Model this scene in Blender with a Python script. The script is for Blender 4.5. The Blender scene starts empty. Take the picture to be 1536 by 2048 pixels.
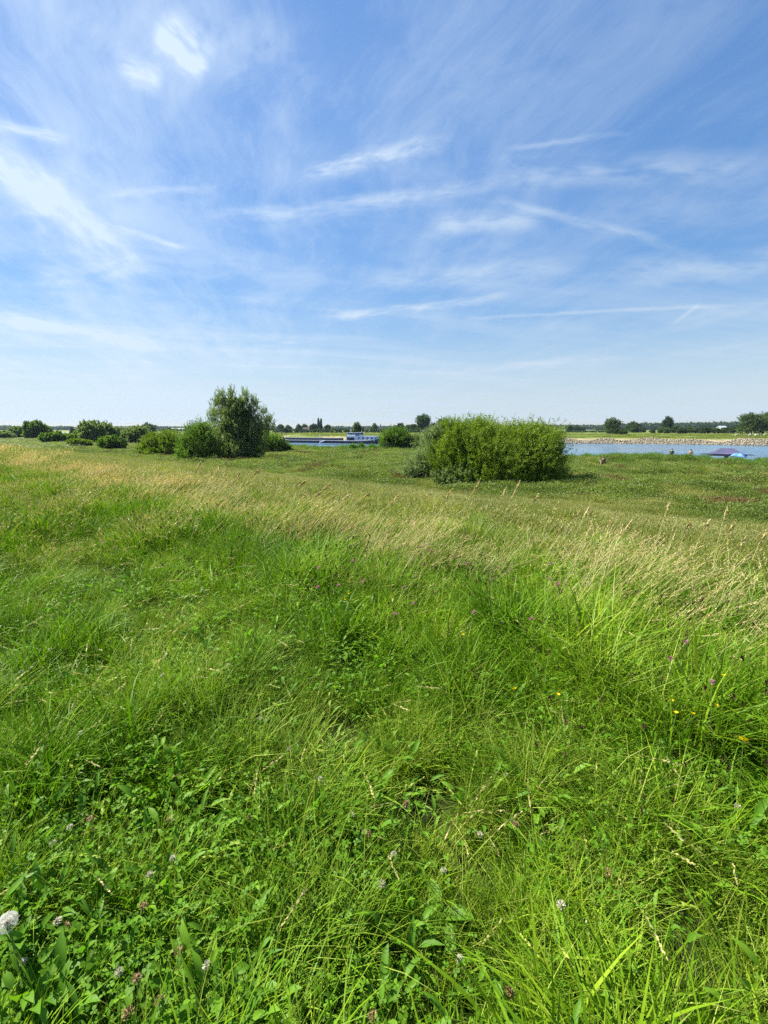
import bpy, math, random
import numpy as np
from mathutils import Vector, Matrix

C = bpy.context.scene
COL = C.collection
R = math.radians
RNG = np.random.default_rng(7)
random.seed(7)

# ------------------------------------------------------------------ camera
F = 910.0                                   # focal length in pixels of the 1536 x 2048 frame
PITCH = math.atan(166.0 / F)                # horizon lies 166 px above the middle
EYE = 1.5
cam_d = bpy.data.cameras.new('camera')
cam_d.sensor_fit = 'VERTICAL'
cam_d.sensor_height = 36.0
cam_d.lens = 36.0 * F / 2048.0
cam_d.clip_start = 0.05
cam_d.clip_end = 30000
cam = bpy.data.objects.new('camera', cam_d)
COL.objects.link(cam)
cam.location = (0, 0, EYE)
cam.rotation_euler = (math.pi / 2 - PITCH, 0, 0)
C.camera = cam

# ------------------------------------------------------------------ light
SUN_AZ = R(-66)                             # left of straight ahead
SUN_EL = R(49)
sd = Vector((math.sin(SUN_AZ) * math.cos(SUN_EL), math.cos(SUN_AZ) * math.cos(SUN_EL), math.sin(SUN_EL)))
sun_d = bpy.data.lights.new('sun', 'SUN')
sun_d.energy = 5.0
sun_d.angle = R(0.6)
sun_d.color = (1.0, 0.95, 0.86)
sun = bpy.data.objects.new('sun', sun_d)
COL.objects.link(sun)
sun.rotation_euler = sd.to_track_quat('Z', 'Y').to_euler()
sun.location = (-20, 20, 60)

SKY_STRENGTH = 0.060
C.view_settings.view_transform = 'Standard'
C.view_settings.look = 'None'
C.view_settings.gamma = 1.0
C.view_settings.use_curve_mapping = False
C.view_settings.exposure = 1.5
C.render.engine = 'CYCLES'
C.render.filter_size = 1.05
C.cycles.max_bounces = 5
C.cycles.diffuse_bounces = 1
C.cycles.glossy_bounces = 3
C.cycles.transmission_bounces = 3
C.cycles.use_adaptive_sampling = True
C.cycles.adaptive_threshold = 0.018
C.cycles.adaptive_min_samples = 56
C.cycles.volume_bounces = 0
C.cycles.transparent_max_bounces = 6
C.cycles.use_denoising = False
C.cycles.sample_clamp_indirect = 6.0


def ray(px, py):
    """pixel of the 1536 x 2048 photograph -> direction with unit forward (+Y) length"""
    x = (px - 768) / F
    y = (1024 - py) / F
    c, s = math.cos(PITCH), math.sin(PITCH)
    fw = c + y * s
    up = y * c - s
    return Vector((x / fw, 1.0, up / fw))


class G:
    """small node-graph helper"""
    def __init__(self, tree):
        self.t = tree
        self.N = tree.nodes
        self.L = tree.links

    def n(self, typ, **kw):
        nd = self.N.new(typ)
        for k, v in kw.items():
            setattr(nd, k, v)
        return nd

    def put(self, sock, v):
        if isinstance(v, bpy.types.NodeSocket):
            self.L.new(v, sock)
        elif v is not None:
            sock.default_value = v

    def m(self, op, a, b=None, c=None, clamp=False):
        nd = self.n('ShaderNodeMath', operation=op, use_clamp=clamp)
        for i, v in enumerate((a, b, c)):
            self.put(nd.inputs[i], v)
        return nd.outputs[0]

    def v(self, op, a, b=None, scale=None):
        nd = self.n('ShaderNodeVectorMath', operation=op)
        self.put(nd.inputs[0], a)
        if b is not None:
            self.put(nd.inputs[1], b)
        if scale is not None:
            self.put(nd.inputs['Scale'], scale)
        return nd.outputs['Value'] if op in ('DOT_PRODUCT', 'LENGTH', 'DISTANCE') else nd.outputs['Vector']

    def noise(self, vec, scale, detail=3.0, rough=0.5, dist=0.0, col=False):
        nd = self.n('ShaderNodeTexNoise')
        self.put(nd.inputs['Vector'], vec)
        self.put(nd.inputs['Scale'], scale)
        nd.inputs['Detail'].default_value = detail
        nd.inputs['Roughness'].default_value = rough
        nd.inputs['Distortion'].default_value = dist
        return nd.outputs['Color' if col else 'Fac']

    def rng(self, v, a, b, c=0.0, d=1.0, smooth=True):
        nd = self.n('ShaderNodeMapRange', interpolation_type='SMOOTHSTEP' if smooth else 'LINEAR')
        nd.clamp = True
        for i, x in enumerate((v, a, b, c, d)):
            self.put(nd.inputs[i], x)
        return nd.outputs[0]

    def mix(self, fac, a, b, mode='MIX'):
        nd = self.n('ShaderNodeMix', data_type='RGBA', blend_type=mode)
        self.put(nd.inputs[0], fac)
        for s, x in ((nd.inputs[6], a), (nd.inputs[7], b)):
            if isinstance(x, (tuple, list)):
                x = tuple(x) + (1.0,) if len(x) == 3 else x
            self.put(s, x)
        return nd.outputs[2]

    def comb(self, x, y, z):
        nd = self.n('ShaderNodeCombineXYZ')
        for i, v in enumerate((x, y, z)):
            self.put(nd.inputs[i], v)
        return nd.outputs[0]


# ------------------------------------------------------------------ sky with cirrus
def build_world():
    w = bpy.data.worlds.new('World')
    C.world = w
    w.use_nodes = True
    g = G(w.node_tree)
    g.N.clear()
    out = g.n('ShaderNodeOutputWorld')
    bg = g.n('ShaderNodeBackground')
    g.L.new(bg.outputs[0], out.inputs[0])
    sky = g.n('ShaderNodeTexSky', sky_type='NISHITA')
    sky.sun_disc = False
    sky.sun_elevation = SUN_EL
    sky.sun_rotation = SUN_AZ
    sky.altitude = 20
    sky.air_density = 1.0
    sky.dust_density = 0.25
    sky.ozone_density = 1.3
    hsv = g.n('ShaderNodeHueSaturation')
    hsv.inputs['Saturation'].default_value = 1.38
    hsv.inputs['Hue'].default_value = 0.504
    g.L.new(sky.outputs[0], hsv.inputs['Color'])
    D = g.n('ShaderNodeTexCoord').outputs['Generated']
    sep = g.n('ShaderNodeSeparateXYZ')
    g.L.new(D, sep.inputs[0])
    x, y, z = sep.outputs
    zz = g.m('MAXIMUM', z, 0.0)
    inv = g.m('DIVIDE', 1.0, g.m('ADD', zz, 0.06))
    # plan coordinates of the cirrus deck: u along the wind, v across it
    px, py = g.m('MULTIPLY', x, inv), g.m('MULTIPLY', y, inv)
    a = R(-14)
    u = g.m('ADD', g.m('MULTIPLY', px, math.sin(a)), g.m('MULTIPLY', py, math.cos(a)))
    v = g.m('SUBTRACT', g.m('MULTIPLY', px, math.cos(a)), g.m('MULTIPLY', py, math.sin(a)))
    P = g.comb(px, py, 0.0)
    W = g.v('SUBTRACT', g.noise(P, 0.9, 3, 0.55, col=True), (0.5, 0.5, 0.5))
    Ps = g.v('ADD', g.comb(g.m('MULTIPLY', u, 0.42), g.m('MULTIPLY', v, 1.5), 0.3), g.v('SCALE', W, scale=0.9))
    fib = g.noise(Ps, 1.5, 9, 0.66)
    Pt = g.v('ADD', g.comb(g.m('MULTIPLY', u, 1.6), g.m('MULTIPLY', v, 0.30), 3.7), g.v('SCALE', W, scale=0.6))
    fib2 = g.noise(Pt, 0.9, 7, 0.6)
    fine = g.noise(g.v('ADD', P, g.v('SCALE', W, scale=0.5)), 5.0, 6, 0.66)
    soft = g.noise(P, 0.55, 3, 0.5)
    # more cirrus towards the sun, clearer away from it
    sdot = g.v('DOT_PRODUCT', D, tuple(sd))
    near_sun = g.rng(sdot, 0.1, 0.97)
    low = g.rng(z, 0.75, 0.12)
    veil = g.m('MULTIPLY', g.rng(fib, 0.41, 0.70), g.m('ADD', 0.17, g.m('MULTIPLY', near_sun, 0.25)))
    veil = g.m('ADD', veil, g.m('MULTIPLY', g.rng(fib2, 0.47, 0.75), g.m('MULTIPLY', low, 0.30)))
    veil = g.m('ADD', veil, g.m('MULTIPLY', g.rng(soft, 0.35, 0.7), g.m('MULTIPLY', near_sun, 0.26)))
    # separate streaks and contrails, each an arc across the sky
    Dw = g.v('ADD', D, g.v('SCALE', g.v('SUBTRACT', g.noise(D, 5.0, 4, 0.6, col=True), (0.5, 0.5, 0.5)), scale=0.032))
    Dw2 = g.v('ADD', D, g.v('SCALE', g.v('SUBTRACT', g.noise(D, 13.0, 3, 0.6, col=True), (0.5, 0.5, 0.5)), scale=0.012))
    # tex = g.rng(g.m('ADD', g.m('MULTIPLY', fine, 0.6), g.m('MULTIPLY', fib, 0.4)), 0.40, 0.62, 0.12, 1.0)
    strokes = [
        # x0, y0, x1, y1, half width (px), strength, warped
        (310, 40, 425, 150, 34, 0.60, 1), (225, 120, 340, 172, 24, 0.42, 1), (300, 40, 420, 180, 130, 0.13, 1),
        (575, -60, 540, 470, 100, 0.13, 1), (420, 130, 570, 50, 40, 0.14, 1), (330, -60, 60, 140, 110, 0.13, 1), (60, 560, 420, 610, 60, 0.10, 1),
        (700, 480, 1150, 560, 60, 0.10, 1), (1100, 440, 1660, 390, 40, 0.12, 1),
        (-90, 250, 140, 430, 38, 0.45, 1), (20, 350, 310, 580, 44, 0.36, 1), (-60, 290, 280, 550, 120, 0.20, 1),
        (-30, 236, 150, 284, 11, 0.40, 1), (180, 445, 385, 505, 6, 0.30, 1), (20, 575, 310, 520, 24, 0.22, 1),
        (-120, 605, 380, 708, 17, 0.42, 1), (560, 358, 930, 280, 17, 0.46, 1),
        (340, 444, 1080, 364, 13, 0.28, 1), (460, 446, 930, 396, 24, 0.16, 1), (900, 352, 1660, 330, 26, 0.26, 1),
        (850, 452, 1110, 442, 22, 0.34, 1), (930, 392, 1430, 510, 10, 0.24, 1),
        (1200, 548, 1680, 512, 26, 0.32, 1), (660, 566, 1220, 535, 22, 0.22, 1),
        (610, 637, 1060, 592, 9, 0.42, 1), (880, 640, 1560, 604, 4, 0.20, 0), (1340, 652, 1408, 602, 5, 0.20, 0),
        (480, 698, 600, 690, 7, 0.24, 1), (840, 745, 1290, 710, 10, 0.36, 1), (180, 402, 460, 370, 7, 0.20, 1),
        (1000, 302, 1280, 263, 5, 0.18, 1), (220, 808, 440, 800, 14, 0.22, 1),
    ]
    for i_, (x0, y0, x1, y1, w_, s_, wp) in enumerate(strokes):
        A, B = ray(x0, y0).normalized(), ray(x1, y1).normalized()
        AB = B - A
        side = AB.cross(A).normalized()                  # the streak follows the great circle through A and B
        src = Dw if wp else Dw2
        t = g.m('MULTIPLY_ADD', g.v('DOT_PRODUCT', src, tuple(AB)), 1.0 / AB.length_squared, -A.dot(AB) / AB.length_squared)
        off = g.v('DOT_PRODUCT', src, tuple(side))
        mk = g.rng(g.m('ABSOLUTE', off), w_ / F * 1.15, 0.0)
        mk = g.m('MULTIPLY', mk, g.rng(g.m('ABSOLUTE', g.m('SUBTRACT', t, 0.5)), 0.5, 0.24))
        if wp:
            # fibres that run along the streak and break it up
            sv = g.comb(g.m('MULTIPLY', t, AB.length * 7.0), g.m('MULTIPLY', off, 1.1 * F / (w_ + 14)), 1.7 * i_)
            fb = g.rng(g.noise(sv, 1.6, 3, 0.62), 0.30, 0.66, 0.12, 1.0)
            mk = g.m('MULTIPLY', mk, fb)
        veil = g.m('ADD', veil, g.m('MULTIPLY', mk, min(s_ * 1.45, 1.0)))
    # haze of thin cloud that thickens to the horizon
    hor = g.rng(z, 0.27, 0.0)
    veil = g.m('ADD', veil, g.m('ADD', g.m('MULTIPLY', hor, 0.74), 0.13))
    veil = g.m('MINIMUM', g.m('MULTIPLY', veil, g.rng(z, -0.01, 0.02)), 1.05)
    skyc = g.v('SCALE', hsv.outputs[0], scale=SKY_STRENGTH)
    # the brightest part of the clear sky rolls off, as in the photograph's exposure
    lum = g.v('DOT_PRODUCT', skyc, (0.3, 0.5, 0.2))
    skyc = g.v('SCALE', skyc, scale=g.m('DIVIDE', 1.38, g.m('ADD', 1.0, g.m('MULTIPLY', lum, 3.2))))
    glow = g.m('ADD', 0.300, g.m('MULTIPLY', near_sun, 0.07))
    cl = g.v('SCALE', (0.74, 0.89, 1.06), scale=glow)
    colr = g.mix(g.m('MULTIPLY', veil, 0.90, clamp=True), skyc, cl)
    g.L.new(colr, bg.inputs['Color'])
    bg.inputs['Strength'].default_value = 1.0
    w.cycles.sampling_method = 'MANUAL'
    w.cycles.sample_map_resolution = 256


build_world()


# ------------------------------------------------------------------ terrain
NX, NY = 0.6606, 0.7507                     # across the dike, towards the river
Z_CREST, Z_PLAIN, Z_EDGE, Z_WATER, Z_FAR = 0.0, -2.9, -2.4, -4.4, -2.1
NEAR_X = [-900, -400, -150, -76, -40, -17, -7, 5, 15, 26.5, 43, 70, 140, 400, 900]
NEAR_Y = [1000, 560, 270, 180, 128, 97, 95, 93, 79, 64, 58.5, 50, 30, -60, -260]
FAR_X = [-900, -400, -200, -100, -25, 75, 106, 140, 300, 600, 1000]
FAR_Y = [1090, 640, 370, 282, 232, 192, 183, 168, 120, 30, -120]


def sstep(a, b, v):
    t = np.clip((v - a) / (b - a), 0, 1)
    return t * t * (3 - 2 * t)


_ph = RNG.uniform(0, 6.28, (24, 1))
_kd = RNG.uniform(0, 6.28, (24, 1))


def wob(x, y, wl, k0=0, n=6):
    """smooth pseudo-noise, about -1..1, wavelength wl metres"""
    x = np.asarray(x, float); y = np.asarray(y, float)
    sh = x.shape
    xf, yf = x.ravel()[None], y.ravel()[None]
    i = (np.arange(n) + k0) % 24
    f = (6.283 / wl) * (0.7 + 0.7 * (np.arange(n)[:, None] / n))
    r = np.sin(f * (xf * np.cos(_kd[i]) + yf * np.sin(_kd[i])) + _ph[i] + 0.9 * np.sin(f * 0.6 * (yf * np.cos(_kd[i]) - xf * np.sin(_kd[i])) + _ph[(i + 7) % 24]))
    return (r.sum(0) / n ** 0.5 / 0.75).reshape(sh)


def terrain(x, y):
    x = np.asarray(x, float); y = np.asarray(y, float)
    s = NX * x + NY * y
    u = np.clip((s - 4.5) / 22.5, 0, 1)
    prof = 0.45 * u + 0.55 * u * u * (3 - 2 * u)
    ub = np.clip((-4.0 - s) / 22.0, 0, 1)
    profb = 0.4 * ub + 0.6 * ub * ub * (3 - 2 * ub)
    z = (Z_PLAIN - Z_CREST) * np.maximum(prof, profb)
    z = z + 0.03 * wob(x, y, 2.5) + 0.16 * np.clip((s - 22) / 10, 0, 1) * wob(x, y, 16, 5)
    dn = y - np.interp(x, NEAR_X, NEAR_Y)
    df = y - np.interp(x, FAR_X, FAR_Y)
    z = z + (Z_EDGE - Z_PLAIN) * sstep(-26, -1, dn)
    z = np.where(dn > 0, np.interp(dn, [0, 2.5, 16, 24, 30], [Z_EDGE, -3.5, Z_WATER, -5.2, -5.6]), z)
    zf = np.interp(df, [-12, -6, 0, 4.5, 30, 200, 900, 2500, 6000], [-5.6, -5.2, Z_WATER, -2.15, Z_FAR, -2.0, -1.9, -1.6, -1.5])
    zf = zf + 0.5 * sstep(9, 16, np.abs(df - 60) * -1 + 22) * sstep(60, 90, x)
    mid = 0.5 * (np.interp(x, NEAR_X, NEAR_Y) + np.interp(x, FAR_X, FAR_Y))
    return np.where(y > mid, zf, z)


def hit(px, py, h=0.0):
    """world point where the line of sight through a pixel meets the ground raised by h"""
    r = ray(px, py)
    t = np.concatenate([np.arange(0.3, 30, 0.01), np.arange(30, 260, 0.1), np.arange(260, 4000, 2.0)])
    zz = EYE + r.z * t - h
    i = np.argmax(zz < terrain(r.x * t, t))
    tt = float(t[i])
    return Vector((r.x * tt, tt, float(terrain(r.x * tt, tt))))


def at_depth(px, py, Y):
    r = ray(px, py)
    return Vector((r.x * Y, Y, EYE + r.z * Y))


def gz(x, y):
    return float(terrain(x, y))


# ------------------------------------------------------------------ object helpers
def link(o, parent=None):
    COL.objects.link(o)
    if parent is not None:
        o.parent = parent
    return o


def tag(o, label=None, cat=None, group=None, kind=None):
    for k, v in (('label', label), ('category', cat), ('group', group), ('kind', kind)):
        if v:
            o[k] = v
    return o


def empty(name, loc, rz=0.0, label=None, cat=None, group=None):
    o = bpy.data.objects.new(name, None)
    o.empty_display_size = 0.1
    o.location = loc
    o.rotation_euler = (0, 0, rz)
    link(o)
    return tag(o, label, cat, group)


def np_mesh(name, V, Fq, mat=None, tint=None, smooth=False):
    """V (n,3); Fq (m,k) polygons all of one size, or list of such arrays"""
    me = bpy.data.meshes.new(name)
    fl = Fq if isinstance(Fq, list) else [Fq]
    fl = [f for f in fl if len(f)]
    me.vertices.add(len(V))
    me.vertices.foreach_set('co', np.ascontiguousarray(V, dtype=np.float32).ravel())
    nl = sum(f.size for f in fl)
    me.loops.add(nl)
    me.loops.foreach_set('vertex_index', np.concatenate([f.ravel() for f in fl]).astype(np.int32))
    npol = sum(len(f) for f in fl)
    me.polygons.add(npol)
    tot = np.concatenate([np.full(len(f), f.shape[1]) for f in fl]).astype(np.int32)
    st = np.concatenate([[0], np.cumsum(tot)[:-1]]).astype(np.int32)
    me.polygons.foreach_set('loop_start', st)
    me.polygons.foreach_set('loop_total', tot)
    if smooth:
        me.polygons.foreach_set('use_smooth', np.ones(npol, dtype=bool))
    if tint is not None:
        at = me.attributes.new('tint', 'FLOAT', 'POINT')
        at.data.foreach_set('value', np.ascontiguousarray(tint, dtype=np.float32))
    me.update(calc_edges=True)
    if mat is not None:
        me.materials.append(mat)
    return me


def obj(name, me, parent=None, loc=None):
    o = bpy.data.objects.new(name, me)
    if loc is not None:
        o.location = loc
    return link(o, parent)


class MB:
    """collects simple solids into one mesh"""
    def __init__(self):
        self.V = []; self.F = []

    def add(self, V, F):
        b = len(self.V)
        self.V += [tuple(v) for v in V]
        self.F += [tuple(i + b for i in f) for f in F]
        return self

    def box(self, x0, y0, z0, x1, y1, z1, M=None, taper=0.0):
        t = taper
        V = [Vector(p) for p in ((x0, y0, z0), (x1, y0, z0), (x1, y1, z0), (x0, y1, z0), (x0 + t, y0 + t, z1), (x1 - t, y0 + t, z1), (x1 - t, y1 - t, z1), (x0 + t, y1 - t, z1))]
        if M is not None:
            V = [M @ v for v in V]
        return self.add(V, [(3, 2, 1, 0), (4, 5, 6, 7), (0, 1, 5, 4), (1, 2, 6, 5), (2, 3, 7, 6), (3, 0, 4, 7)])

    def tube(self, pts, radii, n=6):
        pts = [Vector(p) for p in pts]
        if not hasattr(radii, '__len__'):
            radii = [radii] * len(pts)
        V = []
        for i, p in enumerate(pts):
            d = (pts[min(i + 1, len(pts) - 1)] - pts[max(i - 1, 0)]).normalized()
            a = d.orthogonal().normalized() if i == 0 else (a - d * a.dot(d)).normalized()
            b = d.cross(a)
            for k in range(n):
                th = 2 * math.pi * k / n
                V.append(p + (a * math.cos(th) + b * math.sin(th)) * radii[i])
        Fs = []
        for i in range(len(pts) - 1):
            for k in range(n):
                Fs.append((i * n + k, i * n + (k + 1) % n, (i + 1) * n + (k + 1) % n, (i + 1) * n + k))
        Fs.append(tuple(range(n - 1, -1, -1)))
        Fs.append(tuple(range((len(pts) - 1) * n, len(pts) * n)))
        return self.add(V, Fs)

    def ball(self, c, r, n=8, m=6):
        c = Vector(c)
        if not hasattr(r, '__len__'):
            r = (r, r, r)
        V = [c + Vector((0, 0, -r[2]))]
        for i in range(1, m):
            ph = -math.pi / 2 + math.pi * i / m
            for k in range(n):
                th = 2 * math.pi * k / n
                V.append(c + Vector((r[0] * math.cos(ph) * math.cos(th), r[1] * math.cos(ph) * math.sin(th), r[2] * math.sin(ph))))
        V.append(c + Vector((0, 0, r[2])))
        Fs = [(0, 1 + (k + 1) % n, 1 + k) for k in range(n)]
        for i in range(m - 2):
            for k in range(n):
                Fs.append((1 + i * n + k, 1 + i * n + (k + 1) % n, 1 + (i + 1) * n + (k + 1) % n, 1 + (i + 1) * n + k))
        t = len(V) - 1
        Fs += [(t, 1 + (m - 2) * n + k, 1 + (m - 2) * n + (k + 1) % n) for k in range(n)]
        return self.add(V, Fs)

    def mesh(self, name, mat, smooth=False):
        me = bpy.data.meshes.new(name)
        me.from_pydata([tuple(v) for v in self.V], [], self.F)
        if smooth:
            me.polygons.foreach_set('use_smooth', np.ones(len(me.polygons), dtype=bool))
        me.materials.append(mat)
        me.update()
        return me

    def build(self, name, mat, parent=None, smooth=False, loc=None):
        return obj(name, self.mesh(name, mat, smooth), parent, loc)


# ------------------------------------------------------------------ materials
def new_mat(name):
    m = bpy.data.materials.new(name)
    m.use_nodes = True
    g = G(m.node_tree)
    g.N.clear()
    out = g.n('ShaderNodeOutputMaterial')
    return m, g, out


def plain_mat(name, col, rough=0.6, metal=0.0, var=0.12, scale=3.0, spec=0.4):
    m, g, out = new_mat(name)
    b = g.n('ShaderNodeBsdfPrincipled')
    tc = g.n('ShaderNodeTexCoord').outputs['Object']
    nz = g.noise(tc, scale, 5, 0.6)
    c2 = tuple(max(0, c * (1 - 2 * var)) for c in col)
    c3 = tuple(min(1, c * (1 + var)) for c in col)
    g.put(b.inputs['Base Color'], g.mix(g.rng(nz, 0.3, 0.7), c2, c3))
    b.inputs['Roughness'].default_value = rough
    b.inputs['Metallic'].default_value = metal
    b.inputs['Specular IOR Level'].default_value = spec
    g.L.new(b.outputs[0], out.inputs[0])
    return m


def leaf_mat(name, c_dark, c_mid, c_light, trans=0.45, rough=0.45, spec=0.35, patch=0.7, back=None, tcol=None):
    """foliage: colour varies leaf by leaf, plant by plant and over metres of ground; light passes through"""
    m, g, out = new_mat(name)
    at = g.n('ShaderNodeAttribute', attribute_name='tint').outputs['Fac']
    rnd = g.n('ShaderNodeObjectInfo').outputs['Random']
    pos = g.n('ShaderNodeNewGeometry').outputs['Position']
    nz = g.noise(pos, patch, 4, 0.6)
    f = g.m('ADD', g.m('ADD', g.m('MULTIPLY', at, 0.5), g.m('MULTIPLY', rnd, 0.22)), g.m('SUBTRACT', g.m('MULTIPLY', nz, 1.3), 0.52))
    cr = g.n('ShaderNodeValToRGB')
    e = cr.color_ramp.elements
    e[0].position, e[0].color = 0.05, (*c_dark, 1)
    e[1].position, e[1].color = 0.95, (*c_light, 1)
    k = e.new(0.5)
    k.color = (*c_mid, 1)
    g.put(cr.inputs[0], f)
    base = cr.outputs[0]
    b = g.n('ShaderNodeBsdfPrincipled')
    g.put(b.inputs['Base Color'], base)
    b.inputs['Roughness'].default_value = rough
    b.inputs['Specular IOR Level'].default_value = spec
    t = g.n('ShaderNodeBsdfTranslucent')
    tc = tcol or (1.25, 1.45, 0.55)
    g.put(t.inputs['Color'], g.v('MULTIPLY', base, tc))
    mx = g.n('ShaderNodeMixShader')
    mx.inputs[0].default_value = trans
    g.L.new(b.outputs[0], mx.inputs[1])
    g.L.new(t.outputs[0], mx.inputs[2])
    g.L.new(mx.outputs[0], out.inputs[0])
    return m


M = {}
M['grass'] = leaf_mat('grass_blades', (0.045, 0.115, 0.004), (0.105, 0.210, 0.007), (0.250, 0.345, 0.016), 0.24, 0.50, 0.09, 0.9)
M['grass_pale'] = leaf_mat('pale_grass_blades', (0.10, 0.17, 0.014), (0.18, 0.25, 0.024), (0.31, 0.36, 0.07), 0.24, 0.50, 0.1, 0.9)
M['clover'] = leaf_mat('clover_leaf', (0.045, 0.120, 0.006), (0.080, 0.180, 0.009), (0.15, 0.26, 0.014), 0.30, 0.55, 0.10, 1.5)
M['weed'] = leaf_mat('broad_leaf', (0.065, 0.16, 0.012), (0.10, 0.22, 0.015), (0.17, 0.30, 0.02), 0.40, 0.50, 0.15, 2.0)
M['straw'] = leaf_mat('dry_grass', (0.27, 0.225, 0.08), (0.45, 0.375, 0.15), (0.62, 0.53, 0.27), 0.35, 0.55, 0.3, 0.5, tcol=(1.1, 1.0, 0.7))
M['straw_stem'] = leaf_mat('dry_grass_stem', (0.16, 0.20, 0.05), (0.30, 0.29, 0.09), (0.48, 0.42, 0.17), 0.3, 0.5, 0.3, 0.5, tcol=(1.1, 1.1, 0.6))
M['brown_head'] = leaf_mat('brown_seed_head', (0.03, 0.016, 0.010), (0.065, 0.034, 0.02), (0.12, 0.065, 0.035), 0.15, 0.7, 0.2, 0.7, tcol=(1, 1, 1))
M['slope'] = leaf_mat('slope_grass', (0.085, 0.120, 0.016), (0.150, 0.180, 0.026), (0.25, 0.245, 0.055), 0.42, 0.5, 0.3, 0.16)
M['plain'] = leaf_mat('flood_plain_plants', (0.060, 0.095, 0.016), (0.120, 0.165, 0.026), (0.21, 0.24, 0.055), 0.42, 0.5, 0.3, 0.12)
M['dock'] = leaf_mat('reddish_dock', (0.10, 0.070, 0.026), (0.165, 0.118, 0.045), (0.24, 0.18, 0.07), 0.3, 0.6, 0.2, 0.2, tcol=(1.1, 1.0, 0.8))
M['reed'] = leaf_mat('shore_reed', (0.05, 0.12, 0.016), (0.085, 0.18, 0.022), (0.15, 0.25, 0.04), 0.42, 0.5, 0.3, 0.2)
M['willow'] = leaf_mat('willow_leaf', (0.048, 0.095, 0.015), (0.095, 0.165, 0.022), (0.165, 0.24, 0.036), 0.44, 0.5, 0.2, 0.35)
M['osier'] = leaf_mat('osier_leaf', (0.070, 0.125, 0.012), (0.135, 0.205, 0.017), (0.23, 0.295, 0.030), 0.30, 0.50, 0.18, 0.35)
M['grey_willow'] = leaf_mat('grey_willow_leaf', (0.09, 0.13, 0.042), (0.16, 0.215, 0.07), (0.27, 0.33, 0.13), 0.50, 0.5, 0.22, 0.35, tcol=(1.1, 1.25, 0.7))
M['silver'] = leaf_mat('silver_willow_leaf', (0.10, 0.15, 0.05), (0.20, 0.27, 0.10), (0.38, 0.44, 0.22), 0.38, 0.5, 0.25, 0.6, tcol=(1.1, 1.2, 0.75))
M['far_leaf'] = leaf_mat('far_tree_leaf', (0.024, 0.048, 0.014), (0.042, 0.078, 0.018), (0.075, 0.12, 0.028), 0.35, 0.5, 0.3, 0.05)
M['far_pale'] = leaf_mat('far_pale_tree_leaf', (0.045, 0.075, 0.022), (0.075, 0.12, 0.032), (0.12, 0.17, 0.05), 0.38, 0.5, 0.3, 0.05)
M['pale_straw'] = plain_mat('pale_straw', (0.46, 0.40, 0.18), 0.6, var=0.12, scale=12)
M['bark'] = plain_mat('bark', (0.11, 0.085, 0.06), 0.9, var=0.3, scale=6)
M['stem'] = plain_mat('green_stem', (0.13, 0.22, 0.045), 0.5, var=0.15, scale=30)
M['petal_white'] = leaf_mat('white_petal', (0.42, 0.40, 0.26), (0.60, 0.57, 0.44), (0.74, 0.71, 0.60), 0.35, 0.6, 0.2, 9, tcol=(1, 1, 0.9))
M['petal_faded'] = leaf_mat('faded_petal', (0.28, 0.16, 0.08), (0.42, 0.27, 0.15), (0.56, 0.42, 0.28), 0.25, 0.7, 0.2, 9, tcol=(1, 1, 0.9))
M['petal_pink'] = leaf_mat('pink_petal', (0.30, 0.11, 0.15), (0.46, 0.20, 0.26), (0.60, 0.36, 0.42), 0.35, 0.6, 0.2, 9, tcol=(1, 0.9, 1))
M['petal_yellow'] = leaf_mat('yellow_petal', (0.66, 0.46, 0.004), (0.74, 0.55, 0.006), (0.80, 0.62, 0.01), 0.35, 0.5, 0.2, 9, tcol=(1, 0.95, 0.5))
M['fluff'] = leaf_mat('seed_fluff', (0.62, 0.58, 0.50), (0.74, 0.72, 0.66), (0.82, 0.81, 0.78), 0.45, 0.8, 0.1, 9, tcol=(1, 1, 0.95))
M['seed'] = plain_mat('brown_seed', (0.22, 0.14, 0.07), 0.8)


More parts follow.
